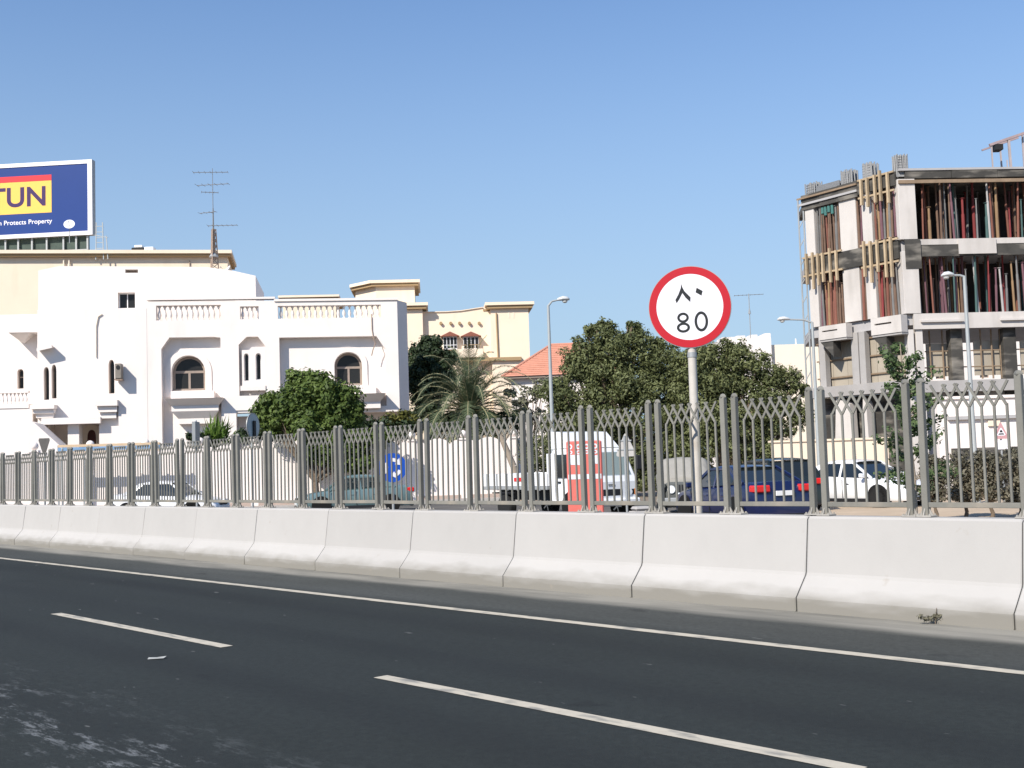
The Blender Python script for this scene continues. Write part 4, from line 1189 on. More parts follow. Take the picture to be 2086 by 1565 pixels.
# ground storey
sb('ledge', mbL().box(-LW-.1, lx(1862,795,-.3), -.5, .6, lz(803,1770,-.3), lz(781,1770,-.3)), 'conc')
zl_ = lz(781,1770,-.3)
pw = (-.35-(-LW+.15))/6
for i in range(6):
    a = -LW+.15+pw*i
    sb('hoarding_panel', mbL().box(a+.012, a+pw-.012, .5+random.uniform(-.02,.02), .58, zl_+.002, zB0-.1), 'ply')
for px0, px1 in ((1670,1682),(1736,1750),(1752,1764)):
    col(mbL, lx(px0,730), lx(px1,730), zl_+.003, zB0+.24, .4, 'conc', -.05)
for i in range(3):
    z = zl_+.5+i*1.0
    sb('waling', mbL().box(-LW+.1, -.3, .38, .45, z, z+.08), 'timber_dark')
col(mbR, rx(1850,720), rx(1862,720), .25, zB0-.003, .5, 'conc_pale', -.1)
col(mbR, rx(1867,720), rx(1881,720), .25, zB0-.003, .5, 'conc_pale', -.05)
for px0, px1 in ((1944,1968),(2052,2078)):
    col(mbR, rx(px0,730), rx(px1,730), .25, zB0-.003, .55, 'form_dark', .3)
# canvas screens deep in the ground storey, low enough to leave a bright gap
for px0, px1, pt in ((1888,1942,700),(1985,2050,694),(2080,2130,694)):
    sb('canvas_screen', mbR().box(rx(px0,740,.9), rx(px1,740,.9), .9, .95, zl_+.2, rz(pt,(px0+px1)/2,.9)), 'ply')
sp2 = mbR()
for px0 in (1896, 1922, 2000, 2022, 2040):
    x = rx(px0,740,.7); sp2.tube((x,.7,zl_), (x,.7,zB0), .045)
for py in (715, 748): sp2.tube((rx(1884,py,.72),.72,rz(py,1950,.72)), (rx(2100,py,.72),.72,rz(py,1950,.72)), .035)
sb('scaffold_tubes', sp2, 'timber_dark')
sb('ledge', mbR().box(.5, RW, -.3, 1.2, zl_-.7, zl_-.1), 'conc')
sb('lower_wall', mbR().box(.5, RW, .5, .7, .25, zl_-.702), 'conc')
sb('lower_wall', mbL().box(-LW, -.3, .62, .8, .25, lz(803,1770,-.3)-.003), 'form_dark')  # dark sheet standing in for the shade of the open ground storey
for px0, px1 in ((1697,1738),(1752,1772)):
    sb('buttress', mbL().prism([(lx(px0,880,-.2),.3),(lx(px1,880,-.2),.3),(lx(px1-6,830,-.2),lz(822,px1,-.2)),(lx(px0+8,830,-.2),lz(812,px0,-.2))], -.25, .3), 'conc_pale')
# scaffold mast at the left corner
pole = mbL()
zt_ = zR1-.3
for dx, dy in ((-.12,-.30),(.10,-.12)): pole.tube((-LW+dx, dy, 0), (-LW+dx, dy, zt_), .05)
for z in np.arange(.5, zt_, 1.1): pole.tube((-LW-.12, -.30, z), (-LW+.10, -.12, z+.5), .03)
sb('scaffold_mast', pole, 'grey_metal')
# hoist frame on the roof
hf = at(2048, 340, 66)
ho = thing('hoist_frame', 'rusty pink steel hoist frame on the roof of the unfinished building', 'hoist', (hf.x, hf.y, zR1-.02), 0)
S_ = 66/FPX; H_ = at(2048, 290, 66).z-zR1
mb = MB()
mb.bar((-26*S_,0,0), (-26*S_,0,H_-.1), .07); mb.bar((12*S_,0,0), (10*S_,0,H_+.2), .12); mb.bar((44*S_,.3,0), (44*S_,.3,H_+.5), .09); mb.bar((12*S_,1.2,0), (10*S_,1.2,H_+.2), .08)
mb.bar((4*S_,0,0), (9*S_,.3,H_*.6), .05)
mb.build('upright', mat('hoist_paint', (.40,.34,.33), .6, .2, 4), ho)
MB().bar((-30*S_,0,H_-.12), (48*S_,0,H_+.55), .16, .14).bar((-30*S_,1.1,H_-.12), (48*S_,1.1,H_+.55), .1).build('beam', mat('hoist_beam', (.36,.27,.27), .6, .3, 3), ho)
MB().box(-20*S_, -4*S_, -.15, .5, H_-.42, H_-.1).build('motor', M['dark'], ho)
# ------------------------------------------------------------------ plants
def leaf_object(name, C, N, size, aspect, m, parent, up=0.0, jitter=.35):
    """one mesh of leaf quads: centres C, outward normals N"""
    n = len(C)
    nr = N + rng.normal(0, jitter, (n,3)) + np.array([0,0,up]); nr /= np.linalg.norm(nr, axis=1)[:,None]
    t = rng.normal(0, 1, (n,3)); a = np.cross(nr, t); a /= np.linalg.norm(a, axis=1)[:,None]; b = np.cross(nr, a)
    s = size*rng.uniform(.6, 1.35, n)[:,None]
    v = np.stack([C-a*s*.5, C+b*s*.5*aspect+nr*s*.08, C+a*s*.5, C-b*s*.5*aspect+nr*s*.08], 1).reshape(-1,3)
    me = bpy.data.meshes.new(name)
    me.vertices.add(n*4); me.vertices.foreach_set('co', v.ravel().astype(np.float32))
    me.loops.add(n*4); me.loops.foreach_set('vertex_index', np.arange(n*4, dtype=np.int32))
    me.polygons.add(n); me.polygons.foreach_set('loop_start', np.arange(0, n*4, 4, dtype=np.int32))
    me.update(); me.validate(); me.materials.append(m)
    o = bpy.data.objects.new(name, me); COL.objects.link(o); o.parent = parent
    return o
def clump_points(centres, radii, per, shell=.55, squash=.85):
    C, N = [], []
    for c, r in zip(centres, radii):
        k = max(12, int(per*7*r*r))
        d = rng.normal(0, 1, (k,3)); d /= np.linalg.norm(d, axis=1)[:,None]
        rr = r*(shell+(1-shell)*rng.random(k)**.6)[:,None]*(1+.22*rng.normal(0,1,(k,1)))
        C.append(np.array(c)+d*rr*np.array([1,1,squash])); N.append(d)
    return np.concatenate(C), np.concatenate(N)
def limbs(mb, base, tips, r, seg=3):
    for tip in tips:
        p = Vector(base); q = Vector(tip); pts = [p]
        for i in range(1, seg+1):
            f = i/seg; pts.append(p.lerp(q, f)+Vector((random.gauss(0,.1),random.gauss(0,.1),random.gauss(0,.06)+ .35*math.sin(f*3.14)*.4)))
        for i in range(seg): mb.tube(pts[i], pts[i+1], r*(1-i/seg*.7), r*(1-(i+1)/seg*.7), 7, cap=False)
M['bark'] = mat('bark', (.16, .12, .085), .9, .3, 6, .5, 30)
M['bark_pale'] = mat('pale_bark', (.32, .26, .20), .9, .25, 5, .4, 30)
LM = {'round': leaf_mat('leaf_round_tree', (.032,.060,.014), (.15,.205,.05), .25),
      'dark': leaf_mat('leaf_dark_tree', (.014,.026,.014), (.062,.09,.038), .15),
      'big': leaf_mat('leaf_acacia', (.042,.056,.022), (.215,.235,.10), .25),
      'big2': leaf_mat('leaf_acacia_pale', (.046,.060,.022), (.235,.255,.11), .25),
      'palm': leaf_mat('leaf_palm', (.045,.070,.036), (.155,.19,.105), .2),
      'pale': leaf_mat('leaf_silver_shrub', (.12,.13,.08), (.42,.40,.30), .25),
      'lime': leaf_mat('leaf_spiky_shrub', (.05,.11,.02), (.20,.30,.06), .3),
      'hedge': leaf_mat('leaf_hedge', (.045,.045,.026), (.27,.24,.175), .15),
      'sapling': leaf_mat('leaf_sapling', (.035,.070,.025), (.17,.23,.095), .3),
      'olive': leaf_mat('leaf_olive_shrub', (.05,.06,.012), (.20,.19,.05), .3)}

def tree(name, label, cat, px, depth, blobs, m, leaf=.22, per=60, trunk_r=.2, trunk_h=None, bark='bark', depth_r=.8, clump=.42, fill=1.0, aspect=.55, group=None, trunk_px=None, up=.25):
    """blobs: (px, py, rx, ry) in photo pixels -> ellipsoids of clumps at this distance"""
    S = depth/FPX
    b0 = foot(trunk_px or px, depth)
    t = thing(name, label, cat, b0, 0, group)
    cs, rs = [], []; tips = []
    for (bx_, by_, rx_, ry_) in blobs:
        c = at(bx_, by_, depth)-b0; RX, RZ = rx_*S, ry_*S; RY = max(RX, RZ)*depth_r
        tips.append((c.x, c.y, c.z-RZ*.2))
        vol = (RX*RY*RZ)**(1/3); cr = vol*clump
        nn = int(26*fill)
        d = rng.normal(0,1,(nn,3)); d /= np.linalg.norm(d,axis=1)[:,None]
        rr = rng.random(nn)**.33
        for q, k in zip(d, rr):
            k = min(k, 1)*.82
            cs.append((c.x+q[0]*RX*k, c.y+q[1]*RY*k, c.z+q[2]*RZ*k)); rs.append(cr*random.uniform(.55,1.05))
    C, N = clump_points(cs, rs, per)
    ok = C[:,2] > .25; C, N = C[ok], N[ok]
    leaf_object('crown', C, N, leaf, aspect, LM[m], t, up)
    mb = MB()
    zc_ = min(x[2] for x in tips); th = trunk_h if trunk_h is not None else max(.6, zc_*.6)
    top = Vector((sum(x[0] for x in tips)/len(tips)*.35, 0, th))
    mb.tube((0,0,-.1), top*.5+Vector((.05,0,0)), trunk_r*1.15, trunk_r*.95, 9, cap=False); mb.tube(top*.5+Vector((.05,0,0)), top, trunk_r*.95, trunk_r*.8, 9)
    limbs(mb, top, tips, trunk_r*.6)
    sub = random.sample(range(len(cs)), min(len(cs), 26))
    limbs(mb, top, [cs[i] for i in sub], trunk_r*.3, 3)
    mb.build('trunk', M[bark], t, angle=60)
    return t

tree('round_tree', 'round bright green tree overhanging the boundary wall in front of the villa', 'tree', 640, 55.6,
     [(640,800,62,44),(590,825,58,38),(690,825,48,48),(640,785,40,34),(560,845,40,26),(655,865,85,30),(540,825,22,24),(715,850,24,28),(690,905,58,36),(655,885,60,30),(640,930,40,22),(700,930,40,30),(725,835,20,30),(530,845,24,24),(610,775,30,26),(560,870,40,20),(680,900,76,34),(725,940,46,28),(765,892,46,22)], 'round', .21, 95, .18, clump=.46, up=.3, fill=1.4)  # low blobs: hanging leaves, some added in place of the shadow on the wall
tree('dark_tree', 'dark dense tree squeezed between the villa corner and the cream mansion', 'tree', 875, 80,
     [(868,722,34,34),(862,765,30,50),(895,745,32,40),(870,810,38,50),(848,735,18,32),(915,728,20,20),(845,770,22,40),(880,700,26,22),(905,780,26,40)], 'dark', .22, 80, .3, clump=.42, fill=1.5)
tree('broad_tree', 'broad grey-green tree with feathery top left of the speed sign', 'tree', 1250, 56,
     [(1215,690,32,36),(1265,715,62,46),(1200,745,52,50),(1320,735,62,50),(1160,800,62,44),(1250,790,80,58),(1345,800,60,56),(1140,830,40,30),(1290,850,90,44),(1240,672,22,22),(1300,672,20,18),(1180,700,18,22),(1225,860,80,36),(1290,920,80,40),(1330,930,70,44),(1190,850,60,40),(1300,800,60,50),(1150,870,60,36),(1230,760,50,40),(1380,860,50,60),(1210,910,70,44),(1110,930,60,50),(1200,960,70,44),(1290,975,70,40),(1380,970,60,44),(1350,715,40,34),(1375,770,44,44),(1170,740,40,40),(1125,800,44,30),(1245,695,40,26),(1300,690,36,26),(1225,662,14,16),(1200,672,12,14),(1283,664,10,12),(1345,700,12,14)], 'big', .17, 95, .3, clump=.40, aspect=.42, fill=1.3)
tree('spreading_tree', 'lower spreading grey-green tree behind the speed sign pole and blue car', 'tree', 1480, 55,
     [(1420,740,50,44),(1475,735,44,40),(1520,760,46,36),(1450,800,70,50),(1540,800,66,36),(1610,790,34,22),(1560,840,70,36),(1420,850,70,46),(1500,870,80,44),(1440,900,70,44),(1515,905,70,44),(1480,705,20,18),(1640,795,14,16),(1580,880,50,30),(1390,800,34,44),(1600,830,44,30),(1470,840,60,50),(1400,920,60,50),(1545,935,60,44),(1460,770,50,40),(1630,850,34,30),(1440,970,60,40),(1520,985,60,36),(1395,740,40,40),(1410,770,60,56),(1430,720,36,36),(1500,715,36,26),(1545,735,36,26),(1600,765,36,24),(1570,770,40,30)], 'big2', .17, 95, .3, clump=.40, aspect=.42, fill=1.3)
tree('silver_shrub', 'pale silvery shrub beside the street lamp under the red roof', 'shrub', 1080, 64,
     [(1085,800,34,20),(1060,820,24,20),(1105,785,22,20),(1040,800,16,10),(1075,845,40,22)], 'pale', .2, 60, .08, clump=.33, trunk_h=.6)
tree('olive_shrub', 'yellow-green shrub rising over the wall at the villa corner', 'shrub', 805, 60,
     [(800,855,26,16),(822,848,18,16),(785,868,18,12),(840,860,18,20)], 'olive', .2, 70, .07, clump=.4, trunk_h=.6)
tree('low_tree', 'dark low bushy tree behind the wall under the palm fronds', 'tree', 880, 62,
     [(880,850,52,26),(930,860,50,26),(990,860,44,24),(1040,855,40,22)], 'dark', .26, 50, .12, clump=.36, trunk_h=.6)
tree('wall_bush', 'dark bush just topping the wall between the spiky plant and the round tree', 'bush', 540, 59.6, [(500,886,30,14),(540,882,34,16),(585,880,34,18)], 'dark', .2, 80, .08, clump=.5, trunk_h=.6)
tree('wall_bush', 'dark bush just topping the wall above the round blue sign', 'bush', 790, 60, [(745,868,30,20),(785,872,36,20),(830,868,36,20)], 'dark', .2, 80, .08, clump=.5, trunk_h=.6)
tree('wall_shrub', 'small dark shrub at the foot of the spiky plant above the wall', 'shrub', 395, 60,
     [(395,890,22,8),(415,893,30,8)], 'dark', .2, 80, .06, clump=.5, trunk_h=.6)

bt = foot(1066, 49); t_ = thing('bare_trunk', 'pale leaning bare tree trunk behind the white truck bed', 'tree', bt)
e_ = at(1003, 862, 49)-bt; m_ = at(1046, 950, 49)-bt
mb = MB().tube((0,0,0), m_, .17, .14, 9, cap=False).tube(m_, m_.lerp(e_,.6)+Vector((.05,0,.05)), .14, .11, 9, cap=False).tube(m_.lerp(e_,.6)+Vector((.05,0,.05)), e_, .11, .05, 9)
mb.tube(m_.lerp(e_,.5), m_.lerp(e_,.5)+Vector((.5,.1,.9)), .06, .02, 7)
mb.build('trunk', M['bark_pale'], t_, angle=60)

# palm with arching fronds
def palm(px, py, depth):
    b0 = foot(px, depth); c = at(px, py, depth); h = c.z
    t = thing('palm_tree', 'grey-green date palm with arching fronds right of the villa', 'palm tree', b0)
    tr = MB()
    for i in range(14):
        z0, z1 = h*i/14, h*(i+1)/14; tr.lathe([(.26,z0),(.20,z1*.3+z0*.7),(.23,z1)], (0,0,0), 10)
    tr.build('trunk', M['bark_pale'], t, angle=30)
    leafV = []; 
    st = MB(); lf = MB()
    nf = 72
    for i in range(nf):
        az = i*2.399963; el = rad(88-100*((i+.5)/nf)**.85)
        L_ = random.uniform(3.9, 5.0)*(1 if el > .2 else .9)
        d0 = Vector((math.cos(az)*math.cos(el), math.sin(az)*math.cos(el), math.sin(el)))
        p = Vector((0,0,h-.1)); pts = [p.copy()]; d = d0.copy(); n = 9
        for j in range(n):
            p = p + d*(L_/n); pts.append(p.copy()); d = (d+Vector((0,0,-.15-.035*j))).normalized()
        for j in range(n): st.tube(pts[j], pts[j+1], .035*(1-j/n*.75), .035*(1-(j+1)/n*.75), 5, cap=False)
        for j in range(1, n*9):
            f = j/9; k = min(int(f), n-1); q = pts[k].lerp(pts[k+1], f-k); ax = (pts[k+1]-pts[k]).normalized()
            sd = ax.cross(Vector((0,0,1)))
            if sd.length < .05: sd = Vector((-math.sin(az), math.cos(az), 0))
            sd.normalize(); nu = sd.cross(ax)
            for sgn in (-1, 1):
                ll = .64*math.sin(math.pi*min(1,(f/n)*.85+.15))*random.uniform(.8,1.1)
                tipv = (sd*sgn*.75+ax*.62+nu*random.uniform(-.1,.35)).normalized()*ll
                w = ax*.022
                lf.add([q-w, q+w, q+tipv+w*.3+Vector((0,0,-.06)), q+tipv-w*.3+Vector((0,0,-.06))], [(0,1,2,3)])
    st.build('frond_stems', mat('frond_stem', (.34,.30,.17), .7, .2, 3), t)['kind'] = 'stuff'
    lf.build('fronds', LM['palm'], t)['kind'] = 'stuff'
palm(962, 838, 62)

# spiky shrub over the wall
p0_ = foot(440, 60.5)
sk = thing('spiky_shrub', 'light green spiky shrub showing over the wall in front of the left arched window', 'shrub', p0_)
zc_ = at(440, 892, 60.5).z; lf = MB()
for i in range(260):
    az = random.uniform(0, 6.283); el = random.uniform(.15, 1.5); L_ = random.uniform(.6, 1.35)*(.75+.35*math.sin(el))
    d = Vector((math.cos(az)*math.cos(el), math.sin(az)*math.cos(el)*.7, math.sin(el)))
    o_ = Vector((random.gauss(0,.28), random.gauss(0,.2), zc_+random.uniform(-.5,.1))); sd = d.cross(Vector((0,0,1))).normalized()*.035
    m1 = o_+d*L_*.6; m2 = o_+d*L_+Vector((0,0,-.12*math.cos(el)))
    lf.add([o_-sd, o_+sd, m1+sd*1.2, m2, m1-sd*1.2], [(0,1,2,3,4)])
lf.build('blades', LM['lime'], sk)['kind'] = 'stuff'
MB().tube((0,0,0), (0,0,zc_), .12, .08, 8).build('trunk', M['bark'], sk, angle=60)

# sapling and hedge on the verge at the right
def sapling():
    D = 21; S = D/FPX; b0 = foot(1868, D)
    t = thing('sapling', 'thin leafy sapling on the sandy verge behind the fence', 'tree', b0)
    tr = MB(); cs, rs = [], []
    ht = at(1850, 700, D).z
    main = [Vector((0,0,0)), Vector((.02,0,ht*.35)), Vector((-.06,.02,ht*.68)), Vector((-.10,0,ht))]
    for a, b2, r0, r1 in zip(main, main[1:], (.045,.035,.022), (.035,.022,.008)): tr.tube(a, b2, r0, r1, 8, cap=False)
    for i in range(40):
        f = random.uniform(.22, .98); k = min(int(f*3), 2); q = main[k].lerp(main[k+1], f*3-k)
        az = random.uniform(0, 6.283); ln = random.uniform(.35, 1.05)*(1.05-.6*f)
        e = q+Vector((math.cos(az)*ln, math.sin(az)*ln, random.uniform(.05,.45)))
        tr.tube(q, e, .012, .005, 5, cap=False)
        for g in np.linspace(.35, 1, 5):
            p = q.lerp(e, g); cs.append(tuple(p)); rs.append(.11)
    C, N = clump_points(cs, rs, 210, .3)
    leaf_object('leaves', C, N, .085, .55, LM['sapling'], t, .3)
    tr.build('trunk', M['bark_pale'], t, angle=60)
sapling()
for i, (px, d, blobs, lab) in enumerate((
    (1905, 29, [(1905,970,30,42),(1890,945,20,26),(1925,960,26,36),(1900,1005,40,22)], 'greyish hedge bush nearest the sapling'),
    (1965, 30, [(1960,955,32,44),(1985,975,30,40),(1965,1005,40,22)], 'greyish hedge bush under the white wall, between its neighbours'),
    (2020, 29, [(2020,960,32,44),(2000,945,22,30),(2020,1000,40,24)], 'greyish hedge bush below the triangular crossing sign'),
    (2075, 30, [(2072,955,34,46),(2105,970,34,44),(2080,1003,40,24)], 'greyish hedge bush cut off by the right edge'))):
    tree('hedge_bush', lab, 'bush', px, d, blobs, 'hedge', .085, 330, .05, trunk_h=.3, clump=.40, fill=1.5, group='hedge bushes on the verge')
wd = thing('weed', 'dusty weed sprouting at the foot of the nearest barrier block', 'weed', rp(11.14, 6.15, .0))
C, N = clump_points([(x_, 0, .05+random.random()*.06) for x_ in np.linspace(-.14,.2,8)], [.035]*8, 3000, .2)
C[:,2] = np.abs(C[:,2])
leaf_object('leaves', C, N, .045, .4, mat('weed_leaf', (.14,.13,.09), .9, .2, 9), wd, .2)
MB().tube((0,0,0), (.02,0,.16), .006, .003, 5).build('stem', M['bark'], wd)

# ------------------------------------------------------------------ street lamps
def lamp(label, px, d, ptop, arm_px, arm_py, h_px, back=0):
    b0 = foot(px, d); S = d/FPX; top = at(px, ptop, d)-b0
    top = Vector((0,0,top.z))
    t = thing('street_lamp', label, 'street lamp', b0, 0, 'street lamps on the side street')
    MB().tube((0,0,0), (0,0,.9), .11, .11, 12).tube((0,0,.9), top, .085, .05, 12).lathe([(.11,.9),(.085,.97)], (0,0,0), 12).build('pole', M['lamp_grey'], t, angle=40)
    e = at(arm_px, arm_py, d)-b0; sgn = 1 if e.x > 0 else -1
    mid = Vector((e.x*.35, 0, (top.z*.25+e.z*.75)))
    MB().tube(top-Vector((0,0,.02)), mid, .042, .036, 8).tube(mid, e, .036, .033, 8).build('arm', M['lamp_grey'], t, angle=40)
    L_ = 22*S*1.15
    hd_ = MB(); n = 12; vs = []; st_ = [(0,.05,.04,0),(.12,.10,.06,.01),(.45,.155,.085,.03),(.8,.14,.075,.02),(1,.05,.03,.0)]
    for s, w, h, zo in st_:
        for k in range(n):
            a = 6.2832*k/n; zz = math.sin(a)*h*(1.25 if math.sin(a) > 0 else .8)
            vs.append((e.x-sgn*.05+sgn*s*L_, math.cos(a)*w, e.z+zz+zo))
    fs = [(j*n+k,j*n+(k+1)%n,(j+1)*n+(k+1)%n,(j+1)*n+k) for j in range(len(st_)-1) for k in range(n)]+[tuple(range(n)),tuple(range((len(st_)-1)*n,len(st_)*n))]
    hd_.add(vs, fs); ho_ = hd_.build('lamp_head', M['lamp_head'], t, angle=50)
    MB().lathe([(.10,-.0),(.085,-.06),(.04,-.085)], (e.x+sgn*L_*.5, 0, e.z-.035), 12).build('lens', mat('lamp_lens',(.5,.5,.48),.2), ho_)
M['lamp_head'] = mat('lamp_head_paint', (.55, .56, .56), .4, .05, 3)
lamp('grey street lamp with arm to the right, in front of the red-roofed house', 1131, 42, 622, 1138, 611, 20)
lamp('grey street lamp with level arm to the left, beside the unfinished building corner', 1672, 47, 656, 1606, 651, 20)
lamp('grey street lamp standing in front of the open floors of the unfinished building', 1991, 38, 562, 1940, 561, 20)

# ------------------------------------------------------------------ signs beyond the fence
M['blue_sign'] = mat('sign_blue', (.012, .075, .40), .4, .05, 3)
d = 30; b0 = foot(803, d); S = d/FPX
bs = thing('direction_sign', 'round blue sign with white arrows in front of the boundary wall', 'road sign', b0, rad(8))
cz0 = at(797, 953, d).z; r = 29.5*S
MB().tube((0,.05,0), (0,.05,cz0+r*.5), .035, n=10).build('pole', M['grey_metal'], bs, angle=40)
disc(MB(), 0, 0, cz0, r, .02, 40).build('blue_face', M['blue_sign'], bs, angle=40)
aw = MB()
for k in range(3):
    a0 = rad(100+120*k); pts_o, pts_i = [], []
    for s in np.linspace(0, rad(46), 8):
        a = a0-s; pts_o.append((r*.66*math.cos(a), cz0+r*.66*math.sin(a))); pts_i.append((r*.42*math.cos(a), cz0+r*.42*math.sin(a)))
    aw.prism(pts_i+pts_o[::-1], -.008, -.001)
    a = a0-rad(46); a2 = a-rad(36)
    aw.prism([(r*.28*math.cos(a),cz0+r*.28*math.sin(a)),(r*.56*math.cos(a2),cz0+r*.56*math.sin(a2)),(r*.82*math.cos(a),cz0+r*.82*math.sin(a))], -.009, -.001)
aw.build('arrows', M['sign_white'], bs)

def yield_back(px, pt, pb, d, w_px):
    b0 = foot(px, d); t = thing('yield_sign', 'dark back of a downward-pointing triangular sign in front of the villa stairs', 'road sign', b0, rad(5))
    z1 = at(px, pt, d).z; z0 = at(px, pb, d).z; w = w_px*d/FPX/2
    MB().prism([(-w*.88,z1),(-w,z1-.06),(-.05,z0),(.05,z0),(w,z1-.06),(w*.88,z1)], -.015, .015).build('plate', mat('sign_back_dark',(.12,.11,.10),.7,.2,6), t)
    MB().tube((0,.045,0), (0,.045,z1-.1), .03, n=8).build('pole', M['grey_metal'], t, angle=40)
yield_back(91, 893, 922, 36, 22)
def plain_post(px, pt, d, r, lab, name='sign_post'):
    b0 = foot(px, d); t = thing(name, lab, 'post', b0); z = at(px, pt, d).z
    MB().tube((0,0,0), (0,0,z), r, n=10).lathe([(r,z),(r*.6,z+.03)], (0,0,0), 10).build('pole', M['grey_metal'], t, angle=40)
    MB().bbox(-.09,.09,-.09,.09,0,.03,.005).build('base', M['grey_metal'], t)
    return t, z
plain_post(128, 915, 36, .03, 'thin bare grey post right of the dark triangular sign')
t, z = plain_post(402, 858, 36, .035, 'grey post with a narrow edge-on plate left of the spiky shrub')
MB().bbox(-.055, .055, -.25, .25, z-.85, z-.02, .01).build('plate', M['sign_back'], t)
# oval sign seen from behind at the round tree
b0 = foot(520, 30); t = thing('oval_sign', 'grey round sign turned almost edge-on beside the round green tree', 'road sign', b0, rad(74))
z0 = at(520, 868, 30).z; r = 27*30/FPX
disc(MB(), 0, 0, z0, r, .02, 32).build('plate', M['sign_back'], t, angle=40)
disc(MB(), 0, -.003, z0, r*.9, .004, 32).build('face', mat('sign_pale_face',(.42,.48,.48),.5,.1,3), t, angle=40)
MB().tube((0,.05,0), (0,.05,z0+r*.4), .03, n=8).build('pole', M['grey_metal'], t, angle=40)
MB().bbox(-.06,.06,-.05,-.02,z0-r*.9,z0+r*.4,.005).build('bracket', M['dark'], t)
# triangular sign from behind, right of the truck
b0 = foot(1281, 33); S = 33/FPX; t = thing('warning_sign', 'grey back of a pointed triangular sign on a post right of the white truck', 'road sign', b0, rad(-38))
zt_ = at(1279, 879, 33).z; zb_ = at(1279, 930, 33).z; w = .36
def rounded_tri(w, z0, z1, k=.12):
    P = [Vector((-w,z0)), Vector((w,z0)), Vector((0,z1))]; out = []
    for i in range(3):
        a, p, c = P[i-1], P[i], P[(i+1)%3]; u1 = (a-p).normalized()*k; u2 = (c-p).normalized()*k
        for s in (0,.33,.67,1): out.append(tuple((p+u1)*(1-s)**2+p*2*s*(1-s)+(p+u2)*s*s))
    return out
MB().prism(rounded_tri(w, zb_, zt_), -.012, .012).build('plate', mat('sign_back_pale',(.42,.40,.38),.6,.12,6), t)
MB().bbox(-.3,.3,-.03,-.013,zb_+.17,zb_+.21,.004).bbox(-.2,.2,-.03,-.013,zb_+.42,zb_+.46,.004).build('stiffener', M['grey_metal'], t)
MB().tube((0,-.06,0), (0,-.06,zt_-.12), .034, n=10).build('pole', M['grey_metal'], t, angle=40)
# triangular crossing sign at the right
b0 = foot(2048, 36); S = 36/FPX; t = thing('crossing_sign', 'white triangular warning sign with red border above a plate, in front of the white wall', 'road sign', b0, rad(-6))
zt_ = at(2048, 858, 36).z; zb_ = at(2048, 894, 36).z; w = 15*S
MB().prism(rounded_tri(w, zb_, zt_, .08), -.012, .012).build('red_border', mat('faded_red',(.48,.27,.28),.5,.1,4), t)
MB().prism(rounded_tri(w*.62, zb_+.10, zt_-.18, .05), -.018, -.0125).build('white_face', M['sign_white'], t)
MB().prism([(-.09,zb_+.13),(.09,zb_+.13),(.06,zb_+.17),(-.06,zb_+.17)], -.022, -.0185).prism([(-.05,zb_+.20),(.05,zb_+.20),(.02,zb_+.27),(-.02,zb_+.27)], -.022, -.0185).build('pictogram', M['sign_black'], t)
MB().bbox(-w*.8, w*.8, -.012, .012, zb_-.32, zb_-.05, .004).build('plate', M['sign_white'], t)
MB().tube((0,.045,0), (0,.045,zt_-.1), .03, n=8).build('pole', M['grey_metal'], t, angle=40)

# ------------------------------------------------------------------ red and white board behind the fence
M['red_board'] = mat('red_board', (.68, .165, .135), .5, .08, 3, grime=((.55,.22,.18), 2, .5, .8, .5, (1,1,.3)))
d = 19.6; b0 = foot(1198, d); S = d/FPX
rbd = thing('red_barrier_board', 'tall red board with white bands and white lettering behind the fence, by the truck', 'barrier board', b0, rad(-6))
w = 36*S; zt_ = at(1196, 898, d).z
zz = lambda py: at(1196, py, d).z
MB().bbox(-w, w, 0, .16, .04, zt_, .02).build('red_body', M['red_board'], rbd)
MB().box(-w+.02, w-.02, -.004, -.001, zz(976), zz(966)).build('white_band', M['sign_white'], rbd)
wl = MB()
for py0, py1 in ((915, 904), (925, 917)):
    for i in range(4):
        x = -w*.78+i*w*.47; c = [(x+w*.15*math.cos(a)*.9, (zz(py0)+zz(py1))/2+(zz(py1)-zz(py0))*.5*math.sin(a)) for a in np.linspace(0,6.283,15)[:-1]]
        ci = [((px_-x)*.45+x, (pz_-(zz(py0)+zz(py1))/2)*.45+(zz(py0)+zz(py1))/2) for px_, pz_ in c]
        wl.prism(c, -.004, -.001, [ci])
wl.build('white_lettering', M['sign_white'], rbd)
MB().prism([(-w*.82,zz(946)),(w*.1,zz(948)),(w*.1,zz(926)),(-w*.82,zz(926))], -.004, -.001).prism([(w*.3,zz(944)),(w*.8,zz(946)),(w*.8,zz(928)),(w*.3,zz(928))], -.004, -.001).build('white_panel', M['sign_white'], rbd)
MB().bbox(-w*1.1, w*1.1, -.22, .38, 0, .06, .015).build('base', M['dark'], rbd)

# ------------------------------------------------------------------ low walls and buildings at the right
QF = Frame(at(1700, 900, 50), rad(4)); qx = lambda px: QF.uv(px, 920)[0]; qz = lambda py, px=1700: QF.uv(px, py)[1]
lw = thing('cream_wall', 'low cream wall behind the white and blue saloons', 'wall', QF.o, QF.rot)
MB(QF.M).box(qx(1575), qx(1810), 0, .3, 0, qz(898)).build('wall', M['cream'], lw, world=True)
MB(QF.M).box(qx(1575)-.1, qx(1810)+.1, -.06, .36, qz(898)+.002, qz(894)).build('coping', M['cream'], lw, world=True)
WF = Frame(at(2000, 860, 52), rad(3)); wx = lambda px: WF.uv(px, 870)[0]; wz = lambda py, px=2000: WF.uv(px, py)[1]
ww = thing('white_wall', 'white yard wall with a grey ledge at the right, below the unfinished building', 'wall', WF.o, WF.rot)
MB(WF.M).box(wx(1912), wx(2250), 0, .35, 0, wz(812)).build('wall', M['wall_white'], ww, world=True)
MB(WF.M).box(wx(1912)-.05, wx(2250), -.09, .45, wz(812)+.002, wz(806)).build('coping', M['wall_white'], ww, world=True)
